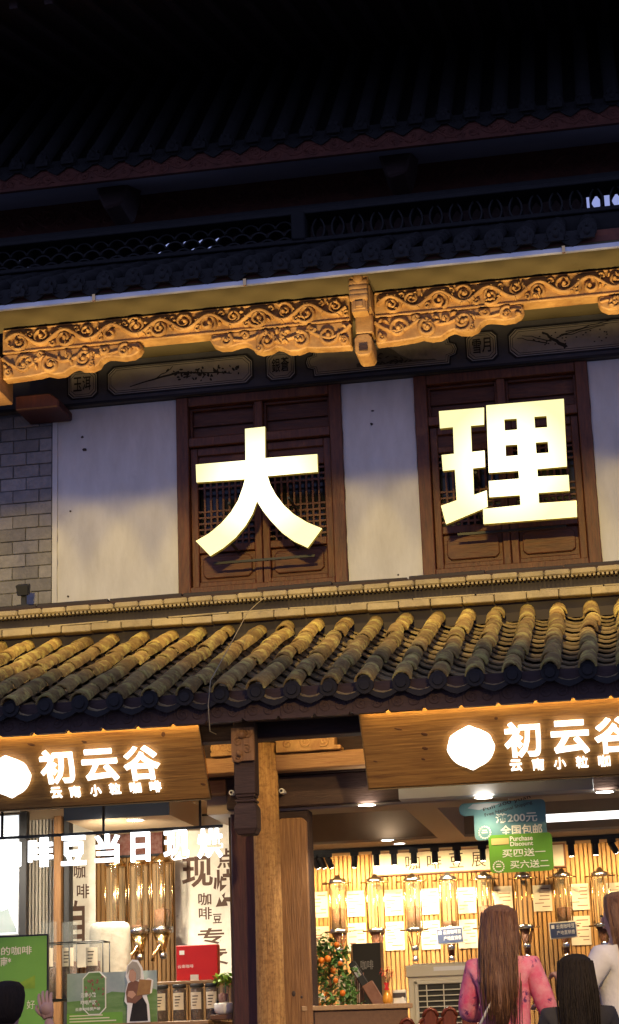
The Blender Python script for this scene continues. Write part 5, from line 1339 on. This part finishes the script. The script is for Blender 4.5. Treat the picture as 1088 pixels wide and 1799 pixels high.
fig([(.46,.42),(.92,.44),(.98,.66),(.56,.68)], -.008, 'basket_print', 'basket'); fig([(.12,.76),(.16,.90),(.32,.97),(.48,.95),(.60,.84),(.60,.70),(.46,.66),(.46,.78),(.36,.86),(.22,.84)], -.008, 'headscarf_print', 'sack')
fig([(.18,.72),(.22,.83),(.34,.85),(.44,.78),(.44,.68),(.34,.64),(.22,.66)], -.006, 'face_print', 'skin')
fig([(.14,.42),(.30,.38),(.44,.44),(.34,.50),(.18,.50)], -.009, 'hands_print', 'skin')
MB().box(-.02, .02, .004, .09, 0, .01).build('prop_foot', M['white_print'], t)
# green notice board at the left edge
r_ = rect(-70, 1649, 82, 1830, 13.25); t = thing('green_notice_board', 'lime green notice board with white lettering at the left edge', 'notice board', (r_[0], 13.25, FZ+.0))
w, h = r_[1]-r_[0], at(60, 1645, 13.25).z-FZ; zb_ = h-.75
MB().box(0, w, 0, .02, zb_, h).build('panel', M['green_board'], t, .003)
MB().box(-.006, w+.006, .003, .026, h, h+.012).build('frame', M['black'], t); MB().box(w, w+.01, .0, .026, zb_, h).build('frame', M['black'], t)
for xx in (.06, w-.08): MB().box(xx, xx+.02, .021, .04, .0, h-.1).build('leg', M['black'], t)
pr = MB(); X = lambda px: at(px, 1670, 13.25).x-r_[0]

for (tx, a, b, c, d, bo) in (('100%的咖啡', -36, 56, .125, .065, .012), ('来自云南*', -40, 20, .20, .135, .018), ('每日新鲜烘', -40, 30, .38, .33, .01), ('好', 48, 62, .50, .44, 0)): letter(MB(), tx, X(a), X(b), h-c, h-d, -.003, bo).build('lettering', M['cream_print'], t)
MB().prism([(X(-60),h-.30),(X(30),h-.30),(X(34),h-.32),(X(62),h-.27),(X(62),h-.36),(X(-60),h-.36)], -.0025, -.001).build('pale_patch', M['leaf_lime'], t)

# ================================================================== people
def skin_mesh(J, E_, sub=2):
    """J: name -> (x,y,z,rx,ry); a Skin + Subdivision surface grown over the joints"""
    names = list(J); me = bpy.data.meshes.new('figure')
    me.from_pydata([J[n][:3] for n in names], [(names.index(a), names.index(b)) for a, b in E_], [])
    o = bpy.data.objects.new('figure', me); col.objects.link(o)
    sk = o.modifiers.new('skin', 'SKIN'); sk.use_smooth_shade = True
    for i, n in enumerate(names):
        s = me.skin_vertices[0].data[i]; s.radius = (J[n][3], J[n][4]); s.use_root = (i == 0)
    sb = o.modifiers.new('sub', 'SUBSURF'); sb.levels = sub; sb.render_levels = sub
    dg = bpy.context.evaluated_depsgraph_get(); ev = o.evaluated_get(dg); r = bpy.data.meshes.new_from_object(ev)
    bpy.data.objects.remove(o); return r
def chain(*n): return [(n[i], n[i+1]) for i in range(len(n)-1)]
def hand(mb, wrist, d, up, side, s=1.0):
    """palm, four fingers and a thumb; d along the hand, up = back of the hand, side = towards the thumb"""
    d, up, side = d.normalized(), up.normalized(), side.normalized()
    P = lambda a, b, c: wrist+(d*a+side*b+up*c)*s
    for i, b in enumerate((.030, .010, -.010, -.029)):
        L_ = (.070, .080, .075, .058)[i]
        mb.tube([P(.0, b*.55, 0), P(.05, b*.9, 0), P(.09, b, 0), P(.09+L_*.45, b*1.1, -.012), P(.09+L_*.8, b*1.12, -.034), P(.09+L_, b*1.12, -.052)], .0125*s, 7, .0075*s)
    mb.tube([P(.015, .02, -.005), P(.045, .045, -.012), P(.075, .058, -.024), P(.098, .056, -.04)], .012*s, 7, .008*s)
    mb.sphere(P(.05, 0, -.002), .04*s, 10, 7, (1, .9, 1))
def loft(mb, rings, n=24, ph=0, amp=.035, f=9):
    vs = []
    for j, (c, rx, ry) in enumerate(rings):
        for k in range(n):
            a = 2*math.pi*k/n; q = 1+amp*math.sin(f*a+ph+j*.35)
            vs.append((c[0]+rx*q*math.cos(a), c[1]+ry*q*math.sin(a), c[2]))
    m_ = len(rings)
    mb.add(vs, [(i*n+(k+1) % n, i*n+k, (i+1)*n+k, (i+1)*n+(k+1) % n) for i in range(m_-1) for k in range(n)]+[tuple(range(n)), tuple(range(m_*n-1, (m_-1)*n-1, -1))], True)
def person(label, loc, height, rz, top, pants, hair, hair_len, arms, sleeve=1.0, lean=0, extra=None):
    """stands facing +y before rotation; arms: two lists elbow, wrist (x,y,z) for right and left in a 1.66 m figure"""
    t = thing('person', label, 'person', loc, 'people before the shop', rz); S = height/1.66; t.scale = (S, S, S)
    J = dict(pelvis=(0,0,.90,.15,.11), waist=(0,.0,1.04,.125,.095), chest=(0,.01,1.22,.15,.105), upper=(0,0,1.33,.13,.085), neckb=(0,-.005,1.40,.055,.055), neck=(0,.005,1.45,.05,.052),
             jaw=(0,.022,1.495,.058,.072), head=(0,.012,1.555,.074,.092), crown=(0,.0,1.615,.062,.075))
    E_ = chain('pelvis','waist','chest','upper','neckb','neck','jaw','head','crown')
    for sd, sg in (('r', 1), ('l', -1)):
        J.update({sd+'hip': (sg*.09,0,.84,.085,.09), sd+'knee': (sg*.095,.01,.47,.055,.06), sd+'ankle': (sg*.095,-.01,.09,.038,.042), sd+'toe': (sg*.10,.13,.035,.04,.03)})
        E_ += [('pelvis', sd+'hip')]+chain(sd+'hip', sd+'knee', sd+'ankle', sd+'toe')
        el, wr = arms[0 if sg > 0 else 1]
        J.update({sd+'sho': (sg*.165,0,1.335,.055,.055), sd+'elb': (*el,.042,.042), sd+'wri': (*wr,.027,.025)})
        E_ += [('upper', sd+'sho'), (sd+'sho', sd+'elb'), (sd+'elb', sd+'wri')]
    me = skin_mesh(J, E_, 2); bm_ = MB(); bm_.add([v.co for v in me.vertices], [tuple(p.vertices) for p in me.polygons], True)
    for i, sg in ((0, 1), (1, -1)):
        el, wr = Vector(arms[i][0]), Vector(arms[i][1]); d = (wr-el).normalized(); side = Vector((-sg, 0, .25)); side = (side-d*side.dot(d)).normalized(); hand(bm_, wr, d, d.cross(side)*(-sg if False else sg), side)
    # nose, ears, mouth and eye sockets
    bm_.sphere((0,.112,1.535), .014, 8, 6, (.9,1.2,1.5)); bm_.sphere((.076,.0,1.545), .02, 8, 6, (.5,.8,1.3)); bm_.sphere((-.076,.0,1.545), .02, 8, 6, (.5,.8,1.3))
    bm_.sphere((0,.098,1.495), .016, 8, 5, (1.5,.6,.4))
    bm_.build('body', M['skin'], t)
    ey = MB()
    for sg in (1, -1): ey.sphere((sg*.032,.094,1.558), .010, 8, 6, (1.3,.6,.7))
    ey.build('eyes', M['black_soft'], t)
    T = dict(hem=(0,0,.84,.172,.135), waist=(0,0,1.04,.145,.115), chest=(0,.01,1.22,.168,.125), upper=(0,0,1.335,.142,.10), col=(0,-.003,1.395,.066,.066)); Te = chain('hem','waist','chest','upper','col')
    for i, (sd, sg) in enumerate((('r', 1), ('l', -1))):
        el, wr = Vector(arms[i][0]), Vector(arms[i][1]); mid = el.lerp(wr, .82) if sleeve >= 1 else None; sh = Vector((sg*.165,0,1.335))
        T[sd+'s'] = (*sh, .074, .074); Te.append(('upper', sd+'s'))
        if sleeve >= 1:
            T[sd+'e'] = (*el, .062, .062); T[sd+'w'] = (*mid, .046, .046); Te += [(sd+'s', sd+'e'), (sd+'e', sd+'w')]
        else:
            q = sh.lerp(el, .75); T[sd+'e'] = (*q, .066, .066); Te.append((sd+'s', sd+'e'))
    me = skin_mesh(T, Te, 2); o = bpy.data.objects.new('top', me); me.materials.append(M[top]); col.objects.link(o); o.parent = t
    Pn = dict(seat=(0,0,.90,.165,.13)); Pe = []
    for sd, sg in (('r', 1), ('l', -1)):
        Pn.update({sd+'h': (sg*.095,0,.82,.10,.105), sd+'k': (sg*.098,.01,.47,.075,.08), sd+'a': (sg*.098,-.01,.10,.062,.066)}); Pe += [('seat', sd+'h')]+chain(sd+'h', sd+'k', sd+'a')
    me = skin_mesh(Pn, Pe, 2); o = bpy.data.objects.new('trousers', me); me.materials.append(M[pants]); col.objects.link(o); o.parent = t
    sm = MB()
    for sg in (1, -1): sm.sphere((sg*.10,.06,.04), .05, 10, 7, (1,2.2,.8))
    sm.build('shoes', M['black_soft'], t)
    h = MB()
    if hair_len == 'long':
        loft(h, [((0,-.01,1.685),.02,.02),((0,-.012,1.678),.055,.06),((0,-.018,1.655),.085,.088),((0,-.026,1.61),.102,.094),((0,-.036,1.555),.108,.088),((0,-.052,1.49),.112,.076),((0,-.075,1.40),.098,.060),((.005,-.10,1.28),.086,.054),((.008,-.115,1.15),.070,.045),((.010,-.12,1.07),.045,.032),((.012,-.12,1.0),.015,.012)][::-1][::-1], 26)
        rh = random.Random(len(label))
        for k in range(170):
            a = rh.uniform(-1.7, 1.7); w_ = rh.uniform(.97, 1.06); e_ = rh.uniform(-.03, .03); zl = rh.uniform(.96, 1.14)
            h.tube([(.096*w_*math.sin(a), -.02-.092*w_*math.cos(a), 1.60+rh.uniform(0, .05)), (.108*w_*math.sin(a)+e_*.3, -.05-.078*w_*math.cos(a), 1.46), (.092*w_*math.sin(a)+e_, -.088-.062*w_*math.cos(a), 1.27), (.062*w_*math.sin(a)+e_*1.8, -.112-.05*math.cos(a), zl)], rh.uniform(.003, .008), 4, .0015)
        for k in range(0):
            a = -1.4+2.8*k/15; h.tube([(.10*math.sin(a), -.02-.095*math.cos(a), 1.62), (.118*math.sin(a), -.05-.085*math.cos(a), 1.45), (.128*math.sin(a), -.09-.07*math.cos(a), 1.25), (.10*math.sin(a), -.115-.05*math.cos(a), 1.08+.03*(k % 3))], .013, 6, .005)
    elif hair_len == 'bun':
        loft(h, [((0,-.01,1.685),.02,.02),((0,-.012,1.678),.055,.06),((0,-.018,1.655),.085,.088),((0,-.026,1.61),.100,.092),((0,-.036,1.555),.104,.086),((0,-.045,1.49),.09,.07),((0,-.05,1.45),.05,.04)], 24)
        h.sphere((0,-.12,1.63), .06, 12, 8)
    else:
        loft(h, [((0,-.005,1.688),.02,.02),((0,-.008,1.680),.06,.065),((0,-.012,1.655),.088,.095),((0,-.022,1.61),.100,.096),((0,-.034,1.56),.100,.086),((0,-.044,1.50),.085,.068),((0,-.048,1.465),.05,.04)], 24)
    h.build('hair', M[hair], t)
    if extra: extra(t)
    return t
def strap(t):
    MB().tube([(-.15,-.115,.98), (-.06,-.145,1.12), (.03,-.13,1.25), (.10,-.07,1.40), (.10,.05,1.36), (0,.15,1.2)], .009, 6).build('bag_strap', M['banner'], t)
    MB().box(-.28, -.06, -.17, -.10, .80, 1.0).build('shoulder_bag', M['purple'], t, .03)
arms_fwd = (((.24,.05,1.08), (.17,.26,1.12)), ((-.24,.04,1.08), (-.16,.26,1.10)))
q = at(878, 1598, 10.9); person('person in a pink patterned top with long brown hair facing the shop', (q.x, 10.9, FZ), q.z-FZ, -.15, 'pink', 'black_cloth', 'hair_brown', 'long', arms_fwd, 1, 0, strap)
q = at(1010, 1684, 9.9); person('shorter person dressed in black with long black hair beside the one in pink', (q.x, 9.9, .587), q.z-.587, .1, 'black_cloth', 'black_cloth', 'hair_black', 'long', arms_fwd)
arms_r = (((.24,.05,1.08), (.17,.26,1.12)), ((-.25,.10,1.12), (-.16,.28,1.22)))
q = at(1084, 1575, 11.0); person('person in a pale top with long brown hair at the right edge', (q.x, 11.0, FZ), q.z-FZ, .9, 'white_cloth', 'black_cloth', 'hair_brown', 'long', arms_r)
q = at(14, 1733, 9.4); hw = at(92, 1782, 9.55); S4 = (q.z-.441)/1.66
ax = (hw.x-q.x)/S4; az = (hw.z-.441)/S4
def phone(t):
    MB().box(ax+.055, ax+.13, .215, .224, az-.03, az+.12).build('phone', M['black_soft'], t, .006)
person('person with short black hair raising a hand at the lower left corner', (q.x, 9.4, .441), q.z-.441, 0, 'black_cloth', 'black_cloth', 'hair_black', 'short',
       (((.27,.06,1.16), (ax-.02, .15, az-.02)), ((-.22,.02,1.05), (-.20,.10,.85))), 0)
